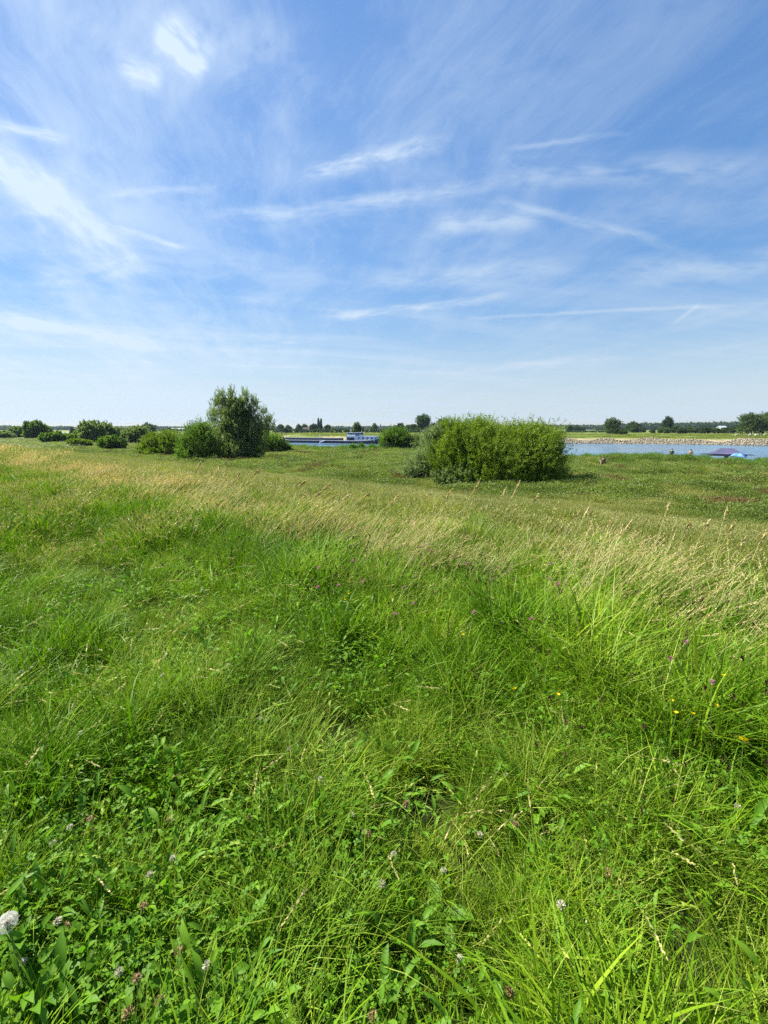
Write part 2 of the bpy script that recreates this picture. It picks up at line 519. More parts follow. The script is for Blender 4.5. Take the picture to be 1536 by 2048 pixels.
def ground_mat():
    m, g, out = new_mat('meadow_soil')
    pos = g.n('ShaderNodeNewGeometry').outputs['Position']
    at = g.n('ShaderNodeVertexColor', layer_name='zone').outputs['Color']
    sep = g.n('ShaderNodeSeparateColor')
    g.L.new(at, sep.inputs[0])
    sand, field, plain = sep.outputs
    big = g.noise(pos, 0.05, 5, 0.6)
    med = g.noise(pos, 0.45, 6, 0.65)
    fine = g.noise(pos, 9.0, 6, 0.7)
    # crest: greenish soil, its colour darkened to deepen the shade between the blades
    soil = g.mix(g.rng(fine, 0.35, 0.65), (0.016, 0.022, 0.006), (0.030, 0.048, 0.010))
    low = g.mix(g.rng(med, 0.35, 0.65), (0.06, 0.095, 0.018), (0.125, 0.145, 0.035))
    low = g.mix(g.m('MULTIPLY', g.rng(big, 0.45, 0.62), 0.35), low, (0.125, 0.125, 0.042))
    c = g.mix(plain, soil, low)
    # pasture across the river, in long bands
    pb = g.v('MULTIPLY', pos, (0.010, 0.045, 0.0))
    band = g.noise(pb, 1.0, 5, 0.6)
    fld = g.mix(g.rng(band, 0.38, 0.62), (0.088, 0.132, 0.026), (0.150, 0.172, 0.046))
    fld = g.mix(g.m('MULTIPLY', g.rng(med, 0.35, 0.7), 0.4), fld, (0.10, 0.125, 0.03))
    c = g.mix(field, c, fld)
    snd = g.mix(g.rng(med, 0.3, 0.7), (0.24, 0.19, 0.125), (0.40, 0.33, 0.23))
    c = g.mix(sand, c, snd)
    b = g.n('ShaderNodeBsdfPrincipled')
    g.put(b.inputs['Base Color'], c)
    b.inputs['Roughness'].default_value = 0.95
    b.inputs['Specular IOR Level'].default_value = 0.1
    bp = g.n('ShaderNodeBump')
    bp.inputs['Strength'].default_value = 0.8
    bp.inputs['Distance'].default_value = 0.15
    g.put(bp.inputs['Height'], g.m('ADD', g.m('MULTIPLY', fine, 0.3), med))
    g.L.new(bp.outputs[0], b.inputs['Normal'])
    g.L.new(b.outputs[0], out.inputs[0])
    return m


def water_mat():
    m, g, out = new_mat('river_water')
    pos = g.n('ShaderNodeNewGeometry').outputs['Position']
    b = g.n('ShaderNodeBsdfPrincipled')
    big = g.noise(g.v('MULTIPLY', pos, (0.02, 0.11, 0)), 1.0, 4, 0.6)
    g.put(b.inputs['Base Color'], g.mix(g.rng(big, 0.4, 0.6), (0.040, 0.095, 0.160), (0.065, 0.130, 0.20)))
    g.put(b.inputs['Roughness'], g.rng(big, 0.38, 0.62, 0.10, 0.26))
    b.inputs['IOR'].default_value = 1.33
    w1 = g.noise(g.v('MULTIPLY', pos, (1.0, 1.7, 0)), 0.9, 4, 0.65)
    w2 = g.noise(g.v('MULTIPLY', pos, (0.06, 0.22, 0)), 1.0, 3, 0.5)
    bp = g.n('ShaderNodeBump')
    bp.inputs['Strength'].default_value = 0.55
    bp.inputs['Distance'].default_value = 0.16
    g.put(bp.inputs['Height'], g.m('ADD', w1, g.m('MULTIPLY', w2, 1.2)))
    g.L.new(bp.outputs[0], b.inputs['Normal'])
    g.L.new(b.outputs[0], out.inputs[0])
    return m


# ------------------------------------------------------------------ ground and river
def build_ground():
    rr = np.concatenate([np.geomspace(0.25, 20, 70)[:-1], np.arange(20, 262, 1.3), np.geomspace(262, 9000, 42)])
    fwd = np.radians(np.arange(-62, 62.01, 0.42))
    rest = np.radians(np.linspace(62, 298, 70)[1:-1])
    th = np.concatenate([fwd, rest])
    nR, nT = len(rr), len(th)
    X = rr[:, None] * np.sin(th)[None]
    Y = rr[:, None] * np.cos(th)[None]
    Z = terrain(X, Y)
    V = np.stack([X, Y, Z], -1).reshape(-1, 3)
    V = np.concatenate([V, [[0, 0, gz(0, 0)]]])
    i = np.arange(nR - 1)[:, None] * nT
    j = np.arange(nT)[None]
    j2 = (j + 1) % nT
    Fq = np.stack([i + j, i + nT + j, i + nT + j2, i + j2], -1).reshape(-1, 4)
    cen = nR * nT
    Ft = np.stack([np.full(nT, cen), np.arange(nT), (np.arange(nT) + 1) % nT], -1)
    me = np_mesh('ground', V, [Fq, Ft], ground_mat(), smooth=True)
    x, y = V[:, 0], V[:, 1]
    s = NX * x + NY * y
    dn = y - np.interp(x, NEAR_X, NEAR_Y)
    df = y - np.interp(x, FAR_X, FAR_Y)
    farside = dn > 0.5 * (np.interp(x, FAR_X, FAR_Y) - np.interp(x, NEAR_X, NEAR_Y))
    sand = np.where(farside, np.where(x > 48, sstep(4.4, 3.0, df) * 0.9, sstep(1.6, 0.6, df) * 0.7), sstep(0.2, 2.0, dn))
    # mud and sand of a worn bank behind the barge
    sand = np.maximum(sand, np.where(farside, 0.6 * sstep(0.5, 1.0, wob(x, y * 2.2, 26, 3)) * sstep(16, 8, df) * (x < 25), 0))
    colr = np.stack([sand, farside * 1.0, sstep(4, 12, s) * (~farside), np.ones_like(s)], -1)
    ca = me.color_attributes.new('zone', 'FLOAT_COLOR', 'POINT')
    ca.data.foreach_set('color', np.ascontiguousarray(colr, dtype=np.float32).ravel())
    tag(obj('ground', me), 'grassy dike, flood plain and far pasture', kind='structure')
    # river
    xs = np.linspace(-880, 950, 240)
    n0 = np.interp(xs, NEAR_X, NEAR_Y) + 6
    n1 = np.interp(xs, FAR_X, FAR_Y) + 3
    k = 10
    T = np.linspace(0, 1, k)[None]
    YY = n0[:, None] * (1 - T) + n1[:, None] * T
    XX = np.repeat(xs[:, None], k, 1)
    V = np.stack([XX, YY, np.full_like(XX, Z_WATER)], -1).reshape(-1, 3)
    i = np.arange(len(xs) - 1)[:, None] * k
    j = np.arange(k - 1)[None]
    Fq = np.stack([i + j, i + k + j, i + k + j + 1, i + j + 1], -1).reshape(-1, 4)
    me = np_mesh('river_water', V, Fq, water_mat(), smooth=True)
    tag(obj('river_water', me), 'blue rippled river between two grassy banks', kind='structure')


build_ground()


# ------------------------------------------------------------------ haze
def build_haze(density=0.00007):
    x0, x1, y0, y1, z0, z1 = -9500, 9500, -9400, 9400, -7.0, 34.0
    me = MB().box(x0, y0, z0, x1, y1, z1)
    m, g, out = new_mat('air_haze')
    pv = g.n('ShaderNodeVolumePrincipled')
    pv.inputs['Color'].default_value = (0.50, 0.62, 0.80, 1)
    pv.inputs['Density'].default_value = density
    pv.inputs['Anisotropy'].default_value = 0.2
    g.L.new(pv.outputs[0], out.inputs['Volume'])
    o = me.build('haze', m)
    tag(o, 'pale blue summer haze over the far bank', kind='stuff')


build_haze()


# ------------------------------------------------------------------ foliage machinery
def unit(v):
    return v / np.maximum(np.linalg.norm(v, axis=-1, keepdims=True), 1e-9)


def leaf_cards(P, Dr, L, W, rng, tint, fold=0.25):
    """diamond leaves at P pointing along Dr"""
    n = len(P)
    Dr = unit(Dr)
    rv = unit(rng.normal(size=(n, 3)))
    S = unit(np.cross(Dr, rv))
    N = np.cross(S, Dr)
    L = np.broadcast_to(L, (n,))[:, None]
    W = np.broadcast_to(W, (n,))[:, None]
    mid = P + Dr * L * 0.45 - N * W * fold
    V = np.stack([P, mid + S * W * 0.5, P + Dr * L, mid - S * W * 0.5], 1).reshape(-1, 3)
    Fq = np.arange(4 * n).reshape(n, 4)
    return V, Fq, np.repeat(tint, 4)


def oval_leaves(P, Dr, L, W, rng, tint, fold=0.2):
    """pointed oval leaves with a folded midrib and a drooping tip"""
    n = len(P)
    Dr = unit(Dr)
    S = unit(np.cross(Dr, np.array([0, 0, 1.0]) + 0.5 * rng.normal(size=(n, 3))))
    N = np.cross(S, Dr)
    L = np.broadcast_to(L, (n,))[:, None]
    W = np.broadcast_to(W, (n,))[:, None]
    m1, m2 = P + Dr * L * .3 + N * L * .05, P + Dr * L * .68 + N * L * .04
    tip = P + Dr * L - N * L * .12
    V = np.stack([P, m1 + S * W * .46 + N * W * fold, m2 + S * W * .40 + N * W * fold, tip, m2 - S * W * .40 + N * W * fold, m1 - S * W * .46 + N * W * fold, m1, m2], 1).reshape(-1, 3)
    o = (np.arange(n) * 8)[:, None]
    Fq = np.concatenate([o + np.array([[1, 2, 7, 6]]), o + np.array([[6, 7, 4, 5]])])
    Ft = np.concatenate([o + np.array([[0, 1, 6]]), o + np.array([[2, 3, 7]]), o + np.array([[7, 3, 4]]), o + np.array([[6, 5, 0]])])
    return V, [Fq, Ft], np.repeat(tint, 8)


def crown_mesh(name, lobes, n_shoots, per, mat, rng, leaf=(0.14, 0.045), shoot=0.9, up=0.5, outw=0.6, droop=0.0, shell=0.5, spread=0.8, ragged=0.22):
    """leaves set along short shoots that fan out from ellipsoid lobes (cx,cy,cz,rx,ry,rz)"""
    lobes = np.array(lobes, float)
    vol = (lobes[:, 3] * lobes[:, 4] * lobes[:, 5]) ** 0.72
    k = rng.choice(len(lobes), n_shoots, p=vol / vol.sum())
    Lb = lobes[k]
    d = unit(rng.normal(size=(n_shoots, 3)))
    d[:, 2] = np.where(d[:, 2] < -0.88, -d[:, 2] * 0.5, d[:, 2])
    rad = (shell + (1 - shell) * rng.random(n_shoots) ** 0.6)[:, None]
    bump = 1 + ragged * np.sin(d[:, :1] * 5 + k[:, None] * 1.7) * np.cos(d[:, 1:2] * 6 + k[:, None]) + ragged * 0.7 * rng.normal(size=(n_shoots, 1)) * 0.5
    P0 = Lb[:, :3] + d * Lb[:, 3:] * rad * bump
    upv = np.zeros((n_shoots, 3)); upv[:, 2] = up * rng.uniform(0.0, 1.7, n_shoots)
    dirn = unit(d * outw + upv + rng.normal(size=(n_shoots, 3)) * 0.28)
    ln = shoot * rng.uniform(0.55, 1.35, n_shoots)
    t = (np.arange(per) + 0.5) / per
    T = t[None, :, None] * ln[:, None, None]
    P = P0[:, None] + dirn[:, None] * (T - 0.35 * ln[:, None, None]) - np.array([0, 0, droop]) * T ** 2
    P = P.reshape(-1, 3) + rng.normal(size=(n_shoots * per, 3)) * shoot * 0.05
    Dl = np.repeat(dirn, per, 0) + spread * unit(rng.normal(size=(n_shoots * per, 3))) - np.array([0, 0, droop * 0.8])
    zmin = lobes[:, 2].min() - lobes[:, 5].max()
    tint = np.clip(np.repeat(rng.random(n_shoots), per) * 0.55 + rng.random(n_shoots * per) * 0.45, 0, 1)
    keep = P[:, 2] > 0.03
    P, Dl, tint = P[keep], Dl[keep], tint[keep]
    sz = rng.uniform(0.7, 1.3, len(P))
    V, Fq, tt = leaf_cards(P, Dl, leaf[0] * sz, leaf[1] * sz, rng, tint)
    return np_mesh(name, V, Fq, mat, tt)


def trunk_mesh(name, h, r, rng, lobes, n_limbs=6, stems=1):
    mb = MB()
    for s in range(stems):
        a = rng.uniform(0, 6.28)
        off = 0.0 if stems == 1 else r * 2.2
        x, y = off * math.cos(a), off * math.sin(a)
        k = rng.uniform(-0.06, 0.06, 4) * h + (np.array([x, y, x, y]) * rng.uniform(0.3, 1.1) if stems > 1 else 0)
        pts = [(x, y, -0.15), (x + k[0] * .4, y + k[1] * .4, h * 0.25), (x + k[0], y + k[1], h * 0.5), (x + k[0] + k[2] * .6, y + k[1] + k[3] * .6, h * 0.75)]
        mb.tube(pts, [r * 1.25, r, r * 0.7, r * 0.3], 7)
    for i in range(n_limbs):
        lb = lobes[i % len(lobes)]
        z0 = h * rng.uniform(0.12, 0.45)
        e = Vector((lb[0] + rng.uniform(-.4, .4) * lb[3], lb[1] + rng.uniform(-.4, .4) * lb[4], max(lb[2], z0 + 0.2)))
        s0 = Vector((rng.uniform(-.3, .3) * r, rng.uniform(-.3, .3) * r, z0))
        md = s0.lerp(e, 0.5) + Vector((0, 0, 0.12 * h))
        mb.tube([s0, md, e], [r * 0.5, r * 0.32, r * 0.1], 5)
    return mb.mesh(name, M['bark'], True)


def make_tree(name, label, cat, base, lobes, rng, mat, n_shoots, per, trunk_h, trunk_r, group=None, stems=1, limbs=6, **kw):
    root = empty(name, base, 0, label, cat, group)
    la = np.array(lobes, float)
    wt = la[:, 3] * la[:, 4] * la[:, 5]
    cx, cy = (la[:, 0] * wt).sum() / wt.sum(), (la[:, 1] * wt).sum() / wt.sum()
    lc = la - np.array([cx, cy, 0, 0, 0, 0])
    tz = gz(base[0] + cx, base[1] + cy) - base[2]
    obj('trunk', trunk_mesh('trunk', trunk_h, trunk_r, rng, [tuple(q) for q in lc], limbs, stems), root, (cx, cy, tz))
    obj('crown', crown_mesh('crown', lobes, n_shoots, per, mat, rng, **kw), root)
    return root


def auto_lobes(w, dpt, h, rng, style='round', n=7):
    """lobes for a crown w wide, dpt deep and h tall standing on z = 0"""
    L = []
    if style == 'round':
        L.append((0, 0, h * 0.55, w * 0.30, dpt * 0.30, h * 0.30))
        for i in range(n):
            a = 6.283 * i / n + rng.uniform(-.3, .3)
            q = rng.uniform(0.22, 0.33)
            zz = rng.uniform(0.36, 0.74)
            s = rng.uniform(0.16, 0.24)
            L.append((w * q * math.cos(a), dpt * q * math.sin(a), h * zz, w * s, dpt * s, h * s * 1.0))
        L.append((w * rng.uniform(-.1, .1), 0, h * 0.76, w * 0.27, dpt * 0.27, h * 0.21))
        for i in range(6):
            a = 6.283 * i / 6 + rng.uniform(-.4, .4)
            L.append((w * .27 * math.cos(a), dpt * .27 * math.sin(a), h * rng.uniform(0.18, 0.30), w * 0.22, dpt * 0.22, h * 0.22))
    elif style == 'shrub':
        L.append((0, 0, h * 0.42, w * 0.36, dpt * 0.36, h * 0.42))
        for i in range(n):
            a = 6.283 * i / n + rng.uniform(-.3, .3)
            q = rng.uniform(0.22, 0.34)
            s = rng.uniform(0.13, 0.20)
            hh = rng.uniform(0.42, 0.9)
            L.append((w * q * math.cos(a), dpt * q * math.sin(a), h * hh * 0.52, w * s, dpt * s, h * hh * 0.42))
    elif style == 'column':
        for i in range(6):
            f = i / 5
            s = (0.42 + 0.5 * math.sin(math.pi * (0.12 + f * 0.8)))
            L.append((rng.uniform(-.06, .06) * w, 0, h * (0.12 + 0.76 * f), w * 0.46 * s, dpt * 0.46 * s, h * 0.13))
    elif style == 'line':
        k = n
        for i in range(k):
            f = (i + 0.5) / k
            hh = h * rng.uniform(0.6, 1.0)
            L.append(((f - 0.5) * w, rng.uniform(-.5, .5) * dpt * .4, hh * 0.45, w / k * rng.uniform(0.6, 1.0), dpt * 0.5, hh * 0.5))
    return L


# ------------------------------------------------------------------ riverside bushes and trees on the near bank
def pxm(t):
    return t / F


def near_bushes():
    rng = np.random.default_rng(21)
    # big round willow bush on the right
    b = hit(985, 972); t = b.y
    k = pxm(t)
    def lob(px, py, rx, ry, dy=0.0, rd=None):
        """ellipsoid from a pixel centre and pixel radii, dy metres deeper"""
        c = at_depth(px, py, b.y + dy)
        return (c.x - b.x, dy, c.z - b.z, rx * k, (rd if rd else rx * k), ry * k)
    D = 2.6
    L = [lob(985, 915, 95, 55, D, 3.0), lob(912, 896, 38, 46, D + .8, 2.0), lob(1058, 912, 54, 54, D, 2.4), lob(945, 876, 46, 38, D + 1.2, 2.2),
         lob(1030, 882, 50, 36, D + .6, 2.2), lob(1092, 882, 30, 30, D + 1, 1.8), lob(1100, 915, 28, 40, D + .5, 1.8), lob(985, 948, 85, 32, D - 1.3, 1.6), lob(1072, 948, 44, 30, D - .8, 1.6),
         lob(905, 862, 22, 18, D + 1.6, 1.6), lob(968, 860, 26, 20, D + 1.4, 1.6), lob(1060, 866, 22, 16, D + 1.2, 1.6), lob(1010, 966, 90, 14, D - 2.2, 0.9), lob(1085, 966, 34, 14, D - 1.6, 0.9), lob(880, 918, 24, 38, D + .4, 1.6), lob(1112, 958, 24, 22, D - 1.0, 1.2), lob(1125, 968, 18, 12, D - 1.4, 0.9)]
    make_tree('willow_bush', 'large bright green willow bush at the foot of the dike, its shadow falling right', 'bush', b, L, rng, M['osier'], 5400, 42, 3.2, 0.12,
              stems=5, limbs=9, leaf=(0.14, 0.042), shoot=1.05, up=0.62, outw=0.6, shell=0.35, spread=0.85, ragged=0.3)
    # silvery shrub at its left flank
    b2 = hit(868, 960); k = pxm(b2.y)
    def lob2(px, py, rx, ry, dy=0.0):
        c = at_depth(px, py, b2.y + dy)
        return (c.x - b2.x, dy, c.z - b2.z, rx * k, rx * k, ry * k)
    L = [lob2(866, 905, 28, 34, .9), lob2(845, 932, 30, 26, .5), lob2(882, 928, 28, 30, .2), lob2(868, 872, 20, 18, 1.2), lob2(822, 948, 24, 16, .5), lob2(895, 890, 22, 26, .5), lob2(890, 858, 14, 14, 1.2)]
    make_tree('silver_willow', 'silvery pale willow shrub on the left flank of the large bright bush', 'bush', b2, L, rng, M['silver'], 1100, 30, 2.2, 0.07,
              stems=3, limbs=5, leaf=(0.15, 0.05), shoot=0.8, up=0.6, outw=0.6, shell=0.35)
    # low bramble in front
    b3 = hit(915, 972); k = pxm(b3.y)
    L = auto_lobes(110 * k, 2.2, 44 * k, rng, 'shrub', 7)
    make_tree('bramble_shrub', 'low grey green shrub in front of the large bright willow bush', 'shrub', b3 + Vector((0, .1, 0)), L, rng, M['grey_willow'], 420, 26, 0.8, 0.04,
              stems=3, limbs=3, leaf=(0.13, 0.06), shoot=0.45, up=0.4, outw=0.8, shell=0.4)
    b4 = hit(822, 957); k = pxm(b4.y)
    L = auto_lobes(66 * k, 1.8, 26 * k, rng, 'shrub', 6)
    make_tree('low_shrub', 'knee high green shrub at the left end of the bright willow bush', 'shrub', b4 + Vector((0, .1, 0)), L, rng, M['grey_willow'], 260, 24, 0.6, 0.03,
              stems=2, limbs=3, leaf=(0.13, 0.05), shoot=0.4, up=0.4, outw=0.8, shell=0.4)

    # tall willow on the left with its bushes
    b = hit(462, 921); k = pxm(b.y)
    def lb(px, py, rx, ry, dy=0.0, rd=None):
        c = at_depth(px, py, b.y + dy)
        return (c.x - b.x, dy, c.z - b.z, rx * k, rd if rd else rx * k, ry * k)
    L = [lb(472, 862, 34, 44, 2), lb(437, 818, 15, 26, 2.2), lb(443, 795, 8, 16, 2), lb(464, 793, 8, 18, 2), lb(464, 815, 15, 26, 2), lb(488, 797, 9, 18, 1.8), lb(488, 820, 15, 28, 1.8), lb(507, 818, 11, 24, 2),
         lb(424, 836, 9, 18, 2.4), lb(500, 860, 25, 40, 1.8), lb(478, 895, 38, 26, 1.4), lb(446, 875, 24, 36, 1.8), lb(529, 832, 9, 18, 2.6), lb(539, 850, 10, 20, 3), lb(524, 860, 14, 26, 2.6), lb(470, 838, 30, 36, 2), lb(460, 908, 34, 16, .8), lb(490, 908, 30, 15, .8), lb(515, 895, 18, 22, 1.6)]
    make_tree('tall_willow', 'tall willow tree with several pointed tops left of the barge', 'tree', b, L, rng, M['grey_willow'], 4800, 40, 7.5, 0.22,
              stems=3, limbs=12, leaf=(0.165, 0.046), shoot=0.85, up=0.9, outw=0.35, shell=0.4, spread=0.7)
    b = hit(392, 922); k = pxm(b.y)
    L = [lb(395, 885, 34, 36, 1.8), lb(375, 895, 20, 26, 1.4), lb(410, 868, 20, 24, 2), lb(398, 862, 16, 18, 2), lb(420, 900, 20, 24, 1), lb(392, 908, 30, 14, .6), lb(372, 905, 18, 16, .8)]
    make_tree('osier_bush', 'dark green upright osier bush leaning on the tall willow', 'bush', b, L, rng, M['willow'], 1400, 32, 3.0, 0.09,
              stems=4, limbs=5, leaf=(0.18, 0.055), shoot=1.0, up=0.8, outw=0.5, shell=0.35)
    b = hit(318, 914); k = pxm(b.y)
    L = [lb(322, 888, 36, 22, 2.2), lb(298, 894, 20, 18, 1.5), lb(345, 886, 20, 24, 1.6), lb(310, 880, 18, 14, 3), lb(338, 876, 18, 13, 3), lb(285, 900, 12, 10, 1), lb(325, 904, 34, 10, .6)]
    make_tree('round_bush', 'wide yellow green sunlit bush left of the tall willow', 'bush', b, L, rng, M['osier'], 1500, 28, 2.4, 0.09,
              stems=4, limbs=6, leaf=(0.20, 0.075), shoot=0.75, up=0.45, outw=0.7, shell=0.4)
    b = hit(546, 906); k = pxm(b.y)
    L = auto_lobes(66 * k, 5, 44 * k, rng, 'shrub', 7)
    make_tree('willow_shrub', 'green shrub behind the tall willow, in front of the barge bow', 'shrub', b, L, rng, M['willow'], 650, 26, 2.2, 0.07,
              stems=3, limbs=5, leaf=(0.22, 0.08), shoot=0.9, up=0.6, outw=0.6, shell=0.4)
    b = hit(574, 901); k = pxm(b.y)
    L = auto_lobes(20 * k, 1.6, 18 * k, rng, 'shrub', 5)
    make_tree('shore_shrub', 'small light green shrub at the water edge below the barge bow', 'shrub', b, L, rng, M['reed'], 120, 22, 1.0, 0.04,
              stems=2, limbs=2, leaf=(0.22, 0.07), shoot=0.7, up=0.7, outw=0.5, shell=0.4)
    # bush in front of the barge's stern
    b = hit(792, 899); k = pxm(b.y)
    L = [lb(791, 880, 30, 22, 1.8), lb(775, 886, 17, 15, 1.2), lb(808, 884, 18, 17, 1.4), lb(786, 872, 16, 14, 2), lb(800, 870, 14, 12, 2)]
    make_tree('dome_bush', 'dark green dome shaped bush hiding the stern of the barge', 'bush', b, L, rng, M['willow'], 1050, 28, 2.6, 0.09,
              stems=4, limbs=5, leaf=(0.24, 0.085), shoot=1.1, up=0.75, outw=0.5, shell=0.4)
    b = hit(834, 898); k = pxm(b.y)
    L = auto_lobes(38 * k, 3.4, 32 * k, rng, 'shrub', 6)
    make_tree('pale_shrub', 'pale green shrub between the dome bush and the silvery willow', 'shrub', b, L, rng, M['grey_willow'], 300, 24, 1.6, 0.06,
              stems=3, limbs=3, leaf=(0.22, 0.08), shoot=0.9, up=0.6, outw=0.6, shell=0.4)
    for (px, py, w, h, lab) in ((706, 899, 14, 11, 'small leafy shrub on the shore just below the wheelhouse'), (722, 899, 16, 13, 'taller small shrub on the shore below the cabin windows'),
                                (744, 899, 18, 9, 'low wide shrub on the shore beside the dome bush')):
        b = hit(px, py); k = pxm(b.y)
        L = auto_lobes(w * k, 1.5, h * k, rng, 'shrub', 5)
        make_tree('shore_shrub', lab, 'shrub', b, L, rng, M['reed'], 90, 20, 0.8, 0.04, group='small shrubs on the near shore', stems=2, limbs=2, leaf=(0.22, 0.08), shoot=0.6, up=0.7, outw=0.5, shell=0.4)

    # trees and bushes further along the dike foot, far left
    spec = [
        # name, label, px0, px1, ytop, ybase, style, material, shoots, per
        ('dark_bush', 'dark green bush standing alone just left of the wide sunlit bush', 200, 251, 869, 900, 'shrub', 'willow', 520, 22),
        ('low_bush', 'low light green bush in front of the round far left willows', 136, 182, 877, 894, 'shrub', 'osier', 320, 22),
        ('long_bush', 'long flat topped green bush beside the dark far left tree', 87, 144, 862, 886, 'shrub', 'willow', 420, 22),
        ('round_willow', 'round grey green willow, tallest of the far left trees', 166, 212, 838, 885, 'round', 'grey_willow', 620, 22),
        ('round_willow', 'pale round willow overlapping the tallest far left willow on its right', 198, 228, 841, 884, 'round', 'grey_willow', 420, 20),
        ('thin_willow', 'thin pale willow in the gap right of the round willows', 222, 250, 852, 884, 'round', 'silver', 260, 20),
        ('spreading_willow', 'broad pale willow right of the dark bush with a drooping skirt', 248, 296, 850, 887, 'round', 'grey_willow', 560, 22),
        ('willow_sapling', 'narrow willow between the broad pale willow and the sunlit bush', 283, 303, 851, 880, 'round', 'grey_willow', 220, 20),
        ('dark_tree', 'dark rounded tree at the end of the golden grass', 50, 93, 840, 878, 'round', 'willow', 560, 22),
        ('side_tree', 'smaller tree leaning on the dark rounded tree from the right', 84, 104, 849, 876, 'round', 'willow', 200, 20),
        ('grey_tree', 'grey green tree leftmost of those at the end of the golden grass', 22, 52, 852, 875, 'round', 'grey_willow', 300, 20),
        ('edge_bush', 'low grey green bush cut by the left picture edge', -14, 27, 862, 877, 'shrub', 'grey_willow', 320, 22),
        ('small_tree', 'small tree in the gap left of the round willows', 148, 172, 857, 880, 'round', 'willow', 200, 20),
    ]
    for (nm, lab, x0, x1, yt, yb, st, mt, ns, per) in spec:
        b = hit(0.5 * (x0 + x1), yb)
        if b.y > 260:
            b = at_depth(0.5 * (x0 + x1), yb, 150.0); b.z = gz(b.x, b.y)
        k = pxm(b.y)
        top = at_depth(0.5 * (x0 + x1), yt, b.y).z
        h = max(top - b.z, 1.0)
        w = (x1 - x0) * k * 1.12
        L = auto_lobes(w, w * 0.9, h * 1.06, rng, 'shrub', 9)
        lf = max(0.16, b.y * 0.0030)
        make_tree(nm, lab, 'tree' if st == 'round' else 'bush', b, L, rng, M[mt], ns * 3, per, h * 0.7, 0.03 * h, group='trees and bushes along the dike foot', stems=1 if st == 'round' else 3, limbs=6,
                  leaf=(lf, lf * 0.42), shoot=h * 0.12, up=0.6, outw=0.6, shell=0.4)


near_bushes()


# ------------------------------------------------------------------ far bank
def far_tree(name, label, cat, x0, x1, yt, Y, rng, style='round', mat='far_leaf', n=260, group='trees beyond the river', base_y=None, lobes=8):
    xc = 0.5 * (x0 + x1)
    b = at_depth(xc, 860, Y)
    b.z = gz(b.x, b.y)
    k = pxm(Y)
    h = max(at_depth(xc, yt, Y).z - b.z, 1.0)
    w = (x1 - x0) * k
    L = auto_lobes(w, w * 0.9 if style != 'line' else min(w, 8.0), h, rng, style, lobes)
    col_ = style == 'column'
    lf = Y * (0.0010 if col_ else 0.0022)
    return make_tree(name, label, cat, b, L, rng, M[mat], n, 14, h * 0.72, max(0.02 * h, 0.06), group=group, limbs=5, leaf=(lf, lf * 0.5), shoot=h * (0.05 if col_ else 0.14), up=0.5, outw=0.6, shell=0.4)


